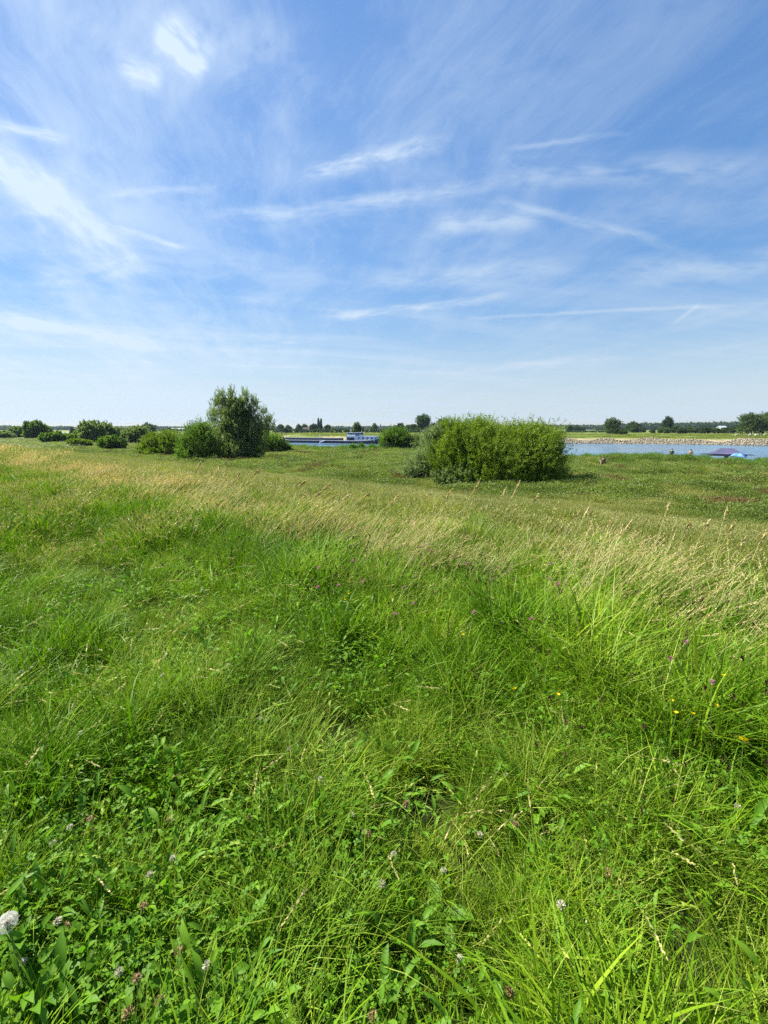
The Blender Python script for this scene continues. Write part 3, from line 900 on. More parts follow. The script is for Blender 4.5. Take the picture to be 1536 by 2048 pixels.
def far_bank():
    rng = np.random.default_rng(33)
    T = far_tree
    T('field_tree', 'round tree left of a pair behind the barge bow', 'tree', 555, 568, 849, 500, rng)
    T('field_tree', 'pale round tree next right of the leftmost tree behind the barge bow', 'tree', 570, 583, 851, 520, rng, mat='far_pale')
    T('field_bush', 'low dark bush in front of the two trees behind the barge bow', 'bush', 564, 577, 855, 420, rng, 'shrub', n=200)
    T('field_tree', 'rounded tree left of the white farmhouse', 'tree', 592, 603, 849, 520, rng)
    T('field_tree', 'low broad tree over the white farmhouse roof', 'tree', 601, 618, 848, 560, rng)
    T('field_tree', 'dark broad tree at the left foot of the two poplars', 'tree', 619, 637, 848, 520, rng)
    T('poplar', 'taller, left one of two slim dark poplars above the barge', 'tree', 635.2, 639.4, 836, 520, rng, 'column', n=700, group='pair of poplars')
    T('poplar', 'right one of two slim dark poplars above the barge', 'tree', 639.9, 644.6, 837.5, 524, rng, 'column', n=700, group='pair of poplars')
    T('field_tree', 'small round tree right of the two poplars', 'tree', 650, 661, 850, 520, rng)
    T('bank_tree', 'oval tree on the far bank right behind the wheelhouse', 'tree', 706, 723, 845, 262, rng, n=420, mat='far_pale')
    T('young_tree', 'slim young tree beside the oval tree behind the wheelhouse', 'tree', 724, 728, 852, 420, rng, 'column', n=120)
    T('field_tree', 'pale slender tree left of the church spire', 'tree', 743.5, 754, 847, 480, rng, mat='far_pale')
    T('field_tree', 'tiny tree left of the round dark tree above the dome bush', 'tree', 788, 793.5, 851, 500, rng, n=140)
    T('field_tree', 'round dark tree standing above the dome bush', 'tree', 793.5, 810, 846, 470, rng)
    T('field_tree', 'small pale tree between the round dark tree and the tallest far tree', 'tree', 812, 820, 850, 500, rng, mat='far_pale', n=160)
    T('field_tree', 'low spreading tree at the left foot of the tallest far tree', 'tree', 819, 834, 848, 480, rng)
    T('tall_elm', 'tallest far tree, dense and dark, left of the large bright bush', 'tree', 831, 863, 829, 430, rng, n=800, lobes=10)
    T('field_tree', 'dark low tree at the right foot of the tallest far tree', 'tree', 860, 874, 846, 460, rng)
    T('field_tree', 'round tree half hidden by the left shoulder of the large bright bush', 'tree', 870, 891, 838, 450, rng, n=420)
    T('field_tree', 'round tree glimpsed over the middle of the large bright bush', 'tree', 945, 966, 837, 450, rng, n=420)
    T('field_tree', 'small tree right of the large bright bush', 'tree', 1133, 1144, 850, 480, rng, n=220)
    T('field_tree', 'dark flat tree clump right of the large bright bush', 'tree', 1146, 1168, 850, 620, rng, 'line', n=260, lobes=4)
    T('leaning_willow', 'pale willow leaning right, standing on the far pasture', 'tree', 1209, 1239, 836, 330, rng, n=700, mat='far_pale')
    T('field_bush', 'dark low bush at the right foot of the leaning willow', 'bush', 1224, 1258, 856, 300, rng, 'shrub', n=320)
    T('field_tree', 'dark dome shaped tree right of the leaning willow', 'tree', 1253, 1279, 843, 460, rng, n=480)
    T('field_bush', 'lighter bush in front of the dark dome shaped tree', 'bush', 1259, 1278, 847, 430, rng, 'shrub', n=300, mat='far_pale')
    T('field_bush', 'small bush right of the dark dome shaped tree', 'bush', 1278, 1290, 853, 440, rng, 'shrub', n=160)
    T('open_tree', 'tall open crowned tree over low shrubs on the far pasture', 'tree', 1321, 1346, 832, 400, rng, n=520, lobes=6)
    T('field_bush', 'pale bush at the left foot of the tall open crowned tree', 'bush', 1316, 1328, 853, 380, rng, 'shrub', n=180, mat='far_pale')
    T('field_bush', 'pale bush in front of the tall open crowned tree', 'bush', 1326, 1341, 855, 376, rng, 'shrub', n=200, mat='far_pale')
    T('field_bush', 'round green bush at the right foot of the tall open crowned tree', 'bush', 1342, 1358, 849, 390, rng, 'shrub', n=220)
    T('field_bush', 'tiny round bush alone left of the tall open crowned tree', 'bush', 1300, 1311, 858, 380, rng, 'shrub', n=120)
    cl = [(1354, 1372, 854, 'willow scrub first right of the tall open crowned tree'), (1368, 1392, 852, 'pale willow scrub second in the far thicket'), (1388, 1408, 855, 'low dark scrub in the far thicket'),
          (1400, 1424, 851, 'broad scrub left of the white barn'), (1418, 1446, 855, 'low scrub in front of the white barn'), (1440, 1462, 853, 'scrub right of the white barn'), (1456, 1484, 850, 'tall scrub beside the huge pale willow')]
    for i, (a, b_, yt, lab) in enumerate(cl):
        T('thicket_bush', lab, 'bush', a, b_, yt, 345 + 14 * (i % 3), rng, 'shrub', 'far_pale' if i in (1, 4) else 'far_leaf', 260, 'thicket on the far pasture')
    T('huge_willow', 'huge pale willow at the right edge of the far pasture', 'tree', 1478, 1532, 826, 300, rng, n=1500, mat='far_pale', lobes=11)
    T('huge_willow', 'second pale willow cut off by the right picture edge', 'tree', 1512, 1580, 821, 308, rng, n=1500, mat='far_pale', lobes=11)
    T('field_tree', 'dark tree clump behind the broad pale willow on the left', 'tree', 284, 314, 846, 420, rng, n=420, group='trees along the left horizon')
    T('field_tree', 'small dark tree behind the gap left of the round willows', 'tree', 140, 151, 856, 420, rng, n=160, group='trees along the left horizon')
    T('field_tree', 'small tree left of the long low shed', 'tree', 333, 342, 856, 640, rng, n=120, group='trees along the left horizon')
    # hedges (each one row)
    def hedge(x0, x1, yt, Y, lab, n):
        o = T('hedge', lab, 'hedge', x0, x1, yt, Y, rng, 'line', n=n, group='hedges across the far pasture', lobes=max(6, int((x1 - x0) / 8)))
    hedge(548, 705, 857.5, 430, 'long dark hedge behind the barge', 900)
    hedge(726, 870, 857.5, 440, 'dark hedge running behind the dome bush', 800)
    hedge(1120, 1215, 862.0, 470, 'low broken hedge right of the large bright bush', 260)
    hedge(255, 420, 857.5, 700, 'thin hedge on the left horizon', 500)

    # distant woods, one mass per side
    def wood(x0, x1, ys, Y, lab, n):
        lobes = []
        for px in np.arange(x0, x1, 5.0):
            yt = np.interp(px, [p[0] for p in ys], [p[1] for p in ys]) + rng.uniform(-0.7, 0.7)
            c = at_depth(px, yt, Y + rng.uniform(-60, 60))
            h = c.z - gz(c.x, c.y)
            if h > 1.5:
                lobes.append((c.x, c.y, gz(c.x, c.y) + h * 0.5, 4.5 * pxm(Y), 14, h * 0.5))
        lf = Y * 0.0024
        lobes = np.array(lobes)
        off = np.array([0, 0, gz(0, Y)])
        lobes[:, :3] -= off
        me = crown_mesh('distant_wood', lobes, n, 12, M['far_leaf'], rng, leaf=(lf * 1.3, lf * 0.9), shoot=5.0, up=0.5, outw=0.6, shell=0.4)
        o = obj('distant_wood', me, None, off)
        tag(o, lab, kind='stuff')
    wood(-40, 150, [(-40, 852), (0, 854.5), (14, 853), (26, 856), (60, 857), (150, 855.5)], 1500, 'blue distant wood along the far left horizon', 3600)
    wood(160, 560, [(160, 856), (300, 855), (345, 856), (560, 855)], 1900, 'faint distant wood on the left horizon', 3600)
    wood(640, 1210, [(640, 855.5), (760, 855), (860, 854), (1160, 852), (1210, 853)], 1900, 'faint distant wood behind the barge and bush', 5200)
    wood(1195, 1620, [(1195, 853), (1250, 850), (1300, 849), (1400, 848), (1450, 847), (1500, 846), (1620, 846)], 1300, 'distant blue green wood behind the right hand pasture', 7200)


far_bank()


# ------------------------------------------------------------------ buildings, pylons, animals
M['white_wall'] = plain_mat('white_plaster', (0.78, 0.78, 0.75), 0.8, var=0.05)
M['roof_tile'] = plain_mat('roof_tile', (0.075, 0.052, 0.045), 0.8, var=0.2)
M['roof_grey'] = plain_mat('grey_roof', (0.33, 0.37, 0.42), 0.6, var=0.1)
M['window'] = plain_mat('window_glass', (0.03, 0.035, 0.04), 0.15, spec=0.6)
M['steel'] = plain_mat('galvanised_steel', (0.42, 0.43, 0.44), 0.5, 0.4)
M['slate'] = plain_mat('slate', (0.13, 0.14, 0.16), 0.6)
M['brick'] = plain_mat('brick', (0.30, 0.17, 0.12), 0.85)


def house(name, label, px, Y, L_, W_, wall_h, roof_h, roof_mat, rz, cat='house'):
    b = at_depth(px, 860, Y)
    b.z = gz(b.x, b.y)
    r = empty(name, b, rz, label, cat)
    MB().box(-L_ / 2, -W_ / 2, -0.3, L_ / 2, W_ / 2, wall_h).build('wall', M['white_wall'], r)
    x, y, z0, z1 = L_ / 2 + 0.3, W_ / 2 + 0.3, wall_h + 0.003, wall_h + roof_h
    MB().add([(-x, -y, z0), (x, -y, z0), (x, y, z0), (-x, y, z0), (-x, 0, z1), (x, 0, z1)],
             [(0, 1, 5, 4), (2, 3, 4, 5), (3, 0, 4), (1, 2, 5), (3, 2, 1, 0)]).build('roof', M[roof_mat], r)
    wm = MB().box(-0.6, -0.06, 0, 0.6, 0.0, 1.3).mesh('window', M['window'])
    for i in range(max(2, int(L_ / 4))):
        n = max(2, int(L_ / 4))
        o = obj('window', wm, r, ((i + 0.5) / n * L_ - L_ / 2, -W_ / 2 - 0.002, wall_h * 0.35))
    return r


house('farmhouse', 'white farmhouse among the trees left of the poplars', 612.5, 505, 6.5, 5, 3.0, 2.3, 'roof_tile', 0.1)
house('barn', 'white barn between the thicket and the distant wood', 1443, 560, 8, 8, 5.2, 2.0, 'roof_grey', 0.15, 'barn')
house('long_shed', 'long low grey roofed shed on the left horizon', 356, 760, 22, 10, 2.9, 1.9, 'roof_grey', 0.05, 'shed')


def church():
    b = at_depth(761, 860, 1500); b.z = gz(b.x, b.y)
    r = empty('church', b, 0, 'faint grey church spire on the horizon beside a slender tree', 'church')
    MB().box(-2.6, -2.6, -0.3, 2.6, 2.6, 12).build('tower', M['brick'], r)
    MB().add([(-2.8, -2.8, 12), (2.8, -2.8, 12), (2.8, 2.8, 12), (-2.8, 2.8, 12), (0, 0, 22)], [(0, 1, 4), (1, 2, 4), (2, 3, 4), (3, 0, 4), (3, 2, 1, 0)]).build('spire', M['slate'], r)


church()


def pylon(px, Y, h, label):
    b = at_depth(px, 860, Y); b.z = gz(b.x, b.y)
    r = empty('electricity_pylon', b, 0.4, label, 'pylon', 'electricity pylons on the horizon')
    mb = MB()
    w0, w1 = h * 0.10, h * 0.018
    for sx in (-1, 1):
        for sy in (-1, 1):
            mb.tube([(sx * w0, sy * w0, -0.3), (sx * w1, sy * w1, h)], h * 0.0055, 4)
    for i in range(9):
        f, f2 = i / 9, (i + 1) / 9
        a, c = w0 + (w1 - w0) * f, w0 + (w1 - w0) * f2
        for (p, q) in (((-1, -1), (1, -1)), ((1, -1), (1, 1)), ((1, 1), (-1, 1)), ((-1, 1), (-1, -1))):
            mb.tube([(p[0] * a, p[1] * a, h * f), (q[0] * c, q[1] * c, h * f2)], h * 0.0035, 4)
    mb.build('lattice_tower', M['steel'], r)
    for f, l in ((0.70, 0.16), (0.82, 0.13), (0.94, 0.10)):
        MB().tube([(-l * h, 0, f * h), (0, 0, f * h + 0.02 * h), (l * h, 0, f * h)], h * 0.0055, 4).build('crossarm', M['steel'], r)


pylon(1356.5, 1450, 27.5, 'left one of two faint pylons behind the tall open crowned tree')
pylon(1372, 1500, 31, 'taller right one of two faint pylons right of the tall open crowned tree')
pylon(1140, 1600, 27, 'thin faint pylon right of the large bright bush')
pylon(1128.5, 1700, 22, 'faintest pylon just at the right end of the large bright bush')

M['fleece'] = plain_mat('fleece', (0.76, 0.74, 0.68), 0.95, var=0.08, scale=20)
M['fleece_tan'] = plain_mat('tan_coat', (0.52, 0.40, 0.24), 0.95, var=0.1, scale=20)
M['sheep_face'] = plain_mat('sheep_face', (0.50, 0.45, 0.38), 0.9)


def skin_body(name, verts, edges, radii, mat, parent, root=0, sub=1):
    me = bpy.data.meshes.new(name)
    me.from_pydata(verts, edges, [])
    o = bpy.data.objects.new(name, me)
    link(o, parent)
    md = o.modifiers.new('skin', 'SKIN')
    md.use_smooth_shade = True
    sv = me.skin_vertices[0].data if me.skin_vertices else None
    if sv is None:
        me.attributes
    for i, r in enumerate(radii):
        sv[i].radius = (r, r) if not hasattr(r, '__len__') else r
        sv[i].use_root = (i == root)
    ss = o.modifiers.new('subdivision', 'SUBSURF')
    ss.levels = ss.render_levels = sub
    me.materials.append(mat)
    return o


def add_skin_layer(me):
    bm = __import__('bmesh').new()
    bm.from_mesh(me)
    bm.verts.layers.skin.verify()
    bm.to_mesh(me)
    bm.free()


def skin_obj(name, verts, edges, radii, mat, parent, root=0, sub=1):
    me = bpy.data.meshes.new(name)
    me.from_pydata(verts, edges, [])
    add_skin_layer(me)
    o = bpy.data.objects.new(name, me)
    link(o, parent)
    sv = me.skin_vertices[0].data
    for i, r in enumerate(radii):
        sv[i].radius = (r, r) if not hasattr(r, '__len__') else r
        sv[i].use_root = (i == root)
    md = o.modifiers.new('skin', 'SKIN')
    md.use_smooth_shade = True
    ss = o.modifiers.new('subdivision', 'SUBSURF')
    ss.levels = ss.render_levels = sub
    me.materials.append(mat)
    return o


def sheep(px, py, label, rz, mat):
    b = hit(px, py)
    r = empty('sheep', b, rz, label, 'sheep', 'sheep grazing on the far pasture')
    V = [(0, 0, .72), (.42, 0, .76), (-.42, 0, .74), (.62, 0, .70), (.80, 0, .42), (.90, 0, .22), (-.58, 0, .78), (-.66, 0, .55)]
    E = [(0, 1), (0, 2), (1, 3), (3, 4), (4, 5), (2, 6), (6, 7)]
    Rr = [.30, .26, .28, .17, .10, .07, .12, .05]
    for (sx, top) in ((.38, 1), (-.38, 2)):
        for sy in (-1, 1):
            i = len(V)
            V += [(sx, sy * .15, .48), (sx + (.02 if sx > 0 else -.05), sy * .15, .25), (sx, sy * .15, 0.0)]
            E += [(top, i), (i, i + 1), (i + 1, i + 2)]
            Rr += [.10, .05, .045]
    skin_obj('body', V, E, Rr, mat, r)
    for sy in (-1, 1):
        MB().ball((.80, sy * .13, .44), (.04, .09, .03), 6, 4).build('ear', M['sheep_face'], r)


sheep(1499, 872.5, 'white sheep leftmost of the white ones below the huge willow', 0.3, M['fleece'])
sheep(1513, 872.2, 'white sheep second from the right below the huge willow', 2.8, M['fleece'])
sheep(1529, 871.8, 'white sheep nearest the right picture edge below the huge willow', 0.5, M['fleece'])
sheep(1474, 872.6, 'tan sheep standing apart left of the white sheep', 3.0, M['fleece_tan'])


# ------------------------------------------------------------------ stone bank across the water
def stone_bank():
    rng = np.random.default_rng(5)
    m, g, out = new_mat('quarry_stone')
    rnd = g.n('ShaderNodeAttribute', attribute_name='tint').outputs['Fac']
    pos = g.n('ShaderNodeNewGeometry').outputs['Position']
    cr = g.mix(rnd, (0.13, 0.115, 0.080), (0.285, 0.25, 0.17))
    cr = g.mix(g.m('MULTIPLY', g.rng(g.noise(pos, 1.4, 5, 0.6), 0.4, 0.7), 0.5), cr, (0.21, 0.165, 0.11))
    b = g.n('ShaderNodeBsdfPrincipled')
    g.put(b.inputs['Base Color'], cr)
    b.inputs['Roughness'].default_value = 0.9
    g.L.new(b.outputs[0], out.inputs[0])
    # each stone is an uneven lump of 12 corners
    ph = (1 + 5 ** 0.5) / 2
    ico = np.array([(-1, ph, 0), (1, ph, 0), (-1, -ph, 0), (1, -ph, 0), (0, -1, ph), (0, 1, ph), (0, -1, -ph), (0, 1, -ph), (ph, 0, -1), (ph, 0, 1), (-ph, 0, -1), (-ph, 0, 1)]) / 1.9
    icf = np.array([(0, 11, 5), (0, 5, 1), (0, 1, 7), (0, 7, 10), (0, 10, 11), (1, 5, 9), (5, 11, 4), (11, 10, 2), (10, 7, 6), (7, 1, 8), (3, 9, 4), (3, 4, 2), (3, 2, 6), (3, 6, 8), (3, 8, 9), (4, 9, 5), (2, 4, 11), (6, 2, 10), (8, 6, 7), (9, 8, 1)])
    n = 14000
    x = rng.uniform(50, 210, n)
    df = rng.uniform(-0.2, 4.6, n)
    gap = np.exp(-((x - 96.5) / 3.2) ** 2) + 0.0
    keep = (rng.random(n) > gap * 0.8) & (df < 3.7 + 0.9 * wob(x, x * 0, 17, 4))
    x, df = x[keep], df[keep]
    n = len(x)
    y = np.interp(x, FAR_X, FAR_Y) + df
    z = terrain(x, y)
    sc = rng.uniform(0.12, 0.30, n) * rng.choice([1, 1, 1, 1.7], n)
    V = ico[None] * rng.uniform(0.7, 1.25, (n, 12, 1)) * sc[:, None, None] * rng.uniform(0.6, 1.2, (n, 1, 3))
    a = rng.uniform(0, 6.28, n)
    ca, sa = np.cos(a)[:, None], np.sin(a)[:, None]
    V = np.stack([V[..., 0] * ca - V[..., 1] * sa, V[..., 0] * sa + V[..., 1] * ca, V[..., 2] * 0.8], -1)
    V = V + np.stack([x, y, z + 0.10], -1)[:, None]
    Fq = (icf[None] + (np.arange(n) * 12)[:, None, None]).reshape(-1, 3)
    me = np_mesh('riprap_stones', V.reshape(-1, 3), Fq, m, np.repeat(rng.random(n), 12))
    tag(obj('riprap_stones', me), 'bank of loose pale quarry stones along the far waterline', kind='stuff')


stone_bank()


# ------------------------------------------------------------------ barge
M['hull'] = plain_mat('navy_hull', (0.016, 0.021, 0.040), 0.4, var=0.25, scale=0.8)
M['hull_band'] = plain_mat('navy_bulwark', (0.030, 0.050, 0.12), 0.4, var=0.1)
M['hatch'] = plain_mat('grey_hatch', (0.11, 0.13, 0.17), 0.5, var=0.1)
M['coaming'] = plain_mat('dark_coaming', (0.045, 0.055, 0.075), 0.5, var=0.15)
M['boat_white'] = plain_mat('white_boat_paint', (0.60, 0.65, 0.73), 0.4, var=0.05)
M['teal_glass'] = plain_mat('curtained_window', (0.05, 0.10, 0.11), 0.12, spec=0.6)
M['red'] = plain_mat('red_paint', (0.45, 0.05, 0.03), 0.5)


def barge():
    A = Vector((-45.5, 209, Z_WATER)); B = Vector((-1.0, 186.5, Z_WATER))
    d = B - A
    Ln = d.length
    r = empty('cargo_barge', A, math.atan2(d.y, d.x), 'long dark cargo barge with a white wheelhouse moored at the far bank', 'barge')
    # hull: stations along x, sheer rising at both ends
    st = [(-1.5, 0.25, 2.1), (0, 1.5, 1.7), (2, 2.4, 1.35), (5, 2.6, 1.1), (30, 2.6, 1.1), (Ln - 8, 2.6, 1.15), (Ln - 4, 2.3, 1.4), (Ln - 1.5, 1.7, 1.75), (Ln, 0.9, 2.05), (Ln + 0.8, 0.25, 2.25)]
    mb = MB(); V = []; Fs = []
    for (x, hw, zt) in st:
        V += [(x, -hw * 0.8, -0.6), (x, -hw, 0.35), (x, -hw, zt), (x, hw, zt), (x, hw, 0.35), (x, hw * 0.8, -0.6)]
    for i in range(len(st) - 1):
        for k in range(5):
            a = i * 6 + k
            Fs.append((a, a + 6, a + 7, a + 1))
    Fs += [tuple(range(5, -1, -1)), tuple(range((len(st) - 1) * 6, len(st) * 6))]
    mb.add(V, Fs).build('hull', M['hull'], r)
    # rubbing strake and bulwark rail
    sm = MB(); top = MB()
    for (x0, h0, z0), (x1, h1, z1) in zip(st[:-1], st[1:]):
        for s in (-1, 1):
            sm.tube([(x0, s * (h0 + 0.03), z0 - 0.12), (x1, s * (h1 + 0.03), z1 - 0.12)], 0.07, 5)
            top.tube([(x0, s * h0, z0 + 0.05), (x1, s * h1, z1 + 0.05)], 0.05, 5)
    sm.build('rubbing_strake', M['hull_band'], r)
    top.build('gunwale_rail', M['boat_white'], r)
    c = MB().box(3.4, -2.1, 1.08, 30.5, 2.1, 2.0).build('hold_coaming', M['coaming'], r)
    n = 12
    hm = MB().box(-1.1, -2.16, 0, 1.1, 2.16, 0.16, taper=0.03).mesh('hatch_cover', M['hatch'])
    for i in range(n):
        obj('hatch_cover', hm, r, (4.55 + i * 2.258, 0, 2.003))
    # accommodation
    x0 = Ln - 11.0
    cab = MB().box(x0, -2.0, 1.1, Ln - 2.2, 2.0, 2.95).build('cabin', M['boat_white'], r)
    MB().box(x0 - 0.2, -2.15, 2.953, Ln - 1.9, 2.15, 3.06).build('cabin_roof', M['boat_white'], r)
    wm = MB().box(-0.48, -0.04, 0, 0.48, 0.02, 0.72).mesh('window', M['teal_glass'])
    fm = MB().box(-0.58, -0.02, -0.1, 0.58, 0.02, -0.003).box(-0.58, -0.02, 0.723, 0.58, 0.02, 0.82).box(-0.58, -0.02, 0.0, -0.483, 0.02, 0.72).box(0.483, -0.02, 0.0, 0.58, 0.02, 0.72).mesh('frame', M['boat_white'])
    for i in range(4):
        w = obj('window', wm, r, (x0 + 1.6 + i * 2.0, -2.03, 1.85))
        obj('frame', fm, w)
    # low engine house with a dark panel for the shade in its opening, wheelhouse on top
    w0 = Ln - 15.5
    MB().box(w0, -1.95, 1.1, x0 - 0.003, 1.95, 2.9).build('engine_house', M['boat_white'], r)
    MB().box(w0 + 0.4, -2.01, 1.25, x0 - 0.6, -1.955, 2.45).build('shaded_opening', M['hull'], r)
    MB().box(w0 - 0.1, -2.1, 2.903, x0 - 0.22, 2.1, 2.98).build('deck_plate', M['boat_white'], r)
    wx1 = w0 + 6.3
    MB().box(w0 + 0.3, -1.5, 3.065, wx1, 1.5, 3.6).build('wheelhouse', M['boat_white'], r)
    for sx in np.linspace(w0 + 0.35, wx1 - 0.08, 6):
        for sy in (-1.44, 1.44):
            MB().box(sx - 0.05, sy - 0.05, 3.603, sx + 0.05, sy + 0.05, 4.35).build('window_post', M['boat_white'], r)
    gx = np.linspace(w0 + 0.35, wx1 - 0.08, 6)
    for i in range(5):
        for sy in (-1.46, 1.46):
            MB().box(gx[i] + 0.06, sy - 0.015, 3.606, gx[i + 1] - 0.06, sy + 0.015, 4.345).build('window', M['teal_glass'] if i < 3 else M['hull_band'], r)
    MB().box(w0, -1.75, 4.353, wx1 + 0.3, 1.75, 4.47).build('wheelhouse_roof', M['boat_white'], r)
    MB().box(wx1 - 2.2, -1.53, 3.1, wx1 - 0.2, -1.503, 3.55).build('name_board', M['hull_band'], r)
    MB().tube([(w0 + 1.2, 0, 4.47), (w0 + 1.2, 0, 6.4)], 0.04, 5).tube([(w0 + .7, 0, 5.7), (w0 + 1.7, 0, 5.7)], 0.03, 5).build('mast', M['boat_white'], r)
    # small foredeck derrick at the left end
    MB().tube([(0.2, -1.2, 1.6), (0.2, -1.2, 4.1), (2.0, -1.2, 4.6), (2.8, -1.2, 3.3), (2.8, -1.2, 1.3)], 0.08, 5).build('derrick', M['coaming'], r)
    MB().box(1.0, -0.5, 1.5, 1.9, 0.5, 2.1).build('anchor_winch', M['coaming'], r)
    # rails of the stern deck
    rl = MB()
    for s in (-1, 1):
        for x in np.linspace(Ln - 2.0, Ln + 0.2, 4):
            rl.tube([(x, s * 0.9, 1.9), (x, s * 0.9, 3.0)], 0.025, 4)
        rl.tube([(Ln - 2.0, s * 0.9, 3.0), (Ln + 0.2, s * 0.9, 3.0)], 0.03, 4)
        rl.tube([(Ln - 2.0, s * 0.9, 2.5), (Ln + 0.2, s * 0.9, 2.5)], 0.025, 4)
    rl.build('stern_rail', M['boat_white'], r)
    MB().tube([(24.2, -2.66, 1.15), (22.4, -4.2, 0.25)], 0.16, 6).build('white_slanted_tube', M['boat_white'], r)  # pale streak of unknown kind, built as a white tube slanting to the water
    pts = [(21.4 + 0.5 * math.cos(a), -2.25, 2.75 + 0.5 * math.sin(a)) for a in np.linspace(0, 6.283, 17)]
    MB().tube(pts, 0.09, 6).tube([(21.4, -2.2, 1.2), (21.4, -2.2, 2.25)], 0.04, 5).build('lifebuoy', M['boat_white'], r)


barge()


# ------------------------------------------------------------------ beach gazebo, umbrella, people
M['navy_cloth'] = plain_mat('navy_canopy', (0.062, 0.062, 0.125), 0.75, var=0.12, scale=2)
M['navy_dark'] = plain_mat('navy_valance', (0.022, 0.026, 0.060), 0.75, var=0.1)
M['pole'] = plain_mat('grey_pole', (0.30, 0.31, 0.33), 0.4, 0.6)
M['blue_cloth'] = plain_mat('blue_parasol', (0.05, 0.16, 0.56), 0.6, var=0.08)
M['blue_light'] = plain_mat('light_blue_parasol', (0.16, 0.33, 0.70), 0.6, var=0.08)


def gazebo():
    c = at_depth(1452, 912, 66)
    x, y = c.x, c.y
    z = gz(x, y)
    r = empty('beach_gazebo', (x, y, z), R(-30), 'dark navy pop up gazebo with a ridged roof standing on the beach', 'gazebo')
    ze = at_depth(1452, 907.5, 66).z - z
    zt = at_depth(1452, 896.5, 66).z - z
    hx, hy = 2.15, 1.5
    E = [(-hx, -hy, ze), (hx, -hy, ze), (hx, hy, ze), (-hx, hy, ze)]
    Rg = [(-0.75, 0, zt), (0.75, 0, zt)]
    # sagging slopes: one extra row half-way, lower than straight
    def half(a, b, f=0.5, sag=0.10):
        return (a[0] * (1 - f) + b[0] * f, a[1] * (1 - f) + b[1] * f, a[2] * (1 - f) + b[2] * f - sag)
    Hm = [half(E[0], Rg[0]), half(E[1], Rg[1]), half(E[2], Rg[1]), half(E[3], Rg[0])]
    V = E + Hm + Rg
    Fs = [(0, 1, 5, 4), (1, 2, 6, 5), (2, 3, 7, 6), (3, 0, 4, 7), (4, 5, 9, 8), (5, 6, 9), (6, 7, 8, 9), (7, 4, 8)]
    o = MB().add(V, Fs).build('canopy', M['navy_cloth'], r)
    md = o.modifiers.new('cloth', 'SOLIDIFY'); md.thickness = 0.012; md.offset = 1
    vb = MB()
    t = 0.02
    vb.box(-hx - t, -hy - t, ze - 0.28, hx + t, -hy, ze - 0.004).box(-hx - t, hy, ze - 0.28, hx + t, hy + t, ze - 0.004)
    vb.box(-hx - t, -hy + .003, ze - 0.28, -hx, hy - .003, ze - 0.004).box(hx, -hy + .003, ze - 0.28, hx + t, hy - .003, ze - 0.004)
    vb.build('valance', M['navy_dark'], r)
    for s in (-1, 1):
        f = MB().box(-0.01, -hy, -0.12, 0.9, hy, -0.08)
        V2 = [(s * (hx + 0.03) + s * v[0], v[1], ze + v[2] + 0.02 * v[0]) for v in f.V]
        MB().add(V2, f.F if s > 0 else [tuple(reversed(q)) for q in f.F]).build('awning', M['navy_dark'], r)
    for sx in (-1, 1):
        for sy in (-1, 1):
            MB().tube([(sx * (hx - .08), sy * (hy - .08), -0.1), (sx * (hx - .08), sy * (hy - .08), ze - 0.02)], 0.028, 6).build('leg', M['pole'], r)
    # unidentified dark block hanging by the middle
    MB().box(-0.35, -0.9, 0.7, 0.25, -0.75, ze - 0.30, taper=0.05).build('dark_block', M['navy_dark'], r)
    # parasol in front of its right corner
    c = at_depth(1477, 914, 63.5)
    z = gz(c.x, c.y)
    p = empty('beach_parasol', (c.x, c.y, z), 0, 'bright blue parasol tilted in front of the gazebo', 'parasol')
    zr = at_depth(1477, 913.5, 63.5).z - z
    zt = at_depth(1477, 906.0, 63.5).z - z
    n = 8
    tilt = Matrix.Translation((0, 0, zr)) @ Matrix.Rotation(R(8), 4, 'Y')
    for k in range(n):
        a0, a1 = 6.283 * k / n, 6.283 * (k + 1) / n
        am = (a0 + a1) / 2
        rad = 0.98
        pts = [(0, 0, zt - zr), (rad * .55 * math.cos(a0), rad * .55 * math.sin(a0), (zt - zr) * .72), (rad * .55 * math.cos(a1), rad * .55 * math.sin(a1), (zt - zr) * .72),
               (rad * math.cos(a0), rad * math.sin(a0), 0), (rad * .96 * math.cos(am), rad * .96 * math.sin(am), 0.03), (rad * math.cos(a1), rad * math.sin(a1), 0)]
        o = MB().add([tilt @ Vector(q) for q in pts], [(0, 1, 2), (1, 3, 4), (1, 4, 2), (2, 4, 5)]).build('canopy_panel', M['blue_light'] if k % 2 else M['blue_cloth'], p)
        md = o.modifiers.new('cloth', 'SOLIDIFY'); md.thickness = 0.006
    MB().tube([(0, 0, -0.2), (0, 0, zr - 0.1), tuple(tilt @ Vector((0, 0, zt - zr + 0.08)))], 0.02, 6).build('pole', M['pole'], p)


gazebo()

M['skin'] = plain_mat('tanned_skin', (0.46, 0.25, 0.16), 0.55, var=0.06)
M['hair'] = plain_mat('dark_hair', (0.022, 0.016, 0.012), 0.6)
M['shorts'] = plain_mat('dark_shorts', (0.03, 0.035, 0.06), 0.8)
M['shirt_dark'] = plain_mat('dark_green_shirt', (0.05, 0.065, 0.045), 0.85)
M['shirt_brown'] = plain_mat('brown_shirt', (0.11, 0.075, 0.055), 0.85)
M['shirt_red'] = plain_mat('faded_red_shirt', (0.22, 0.13, 0.10), 0.85)


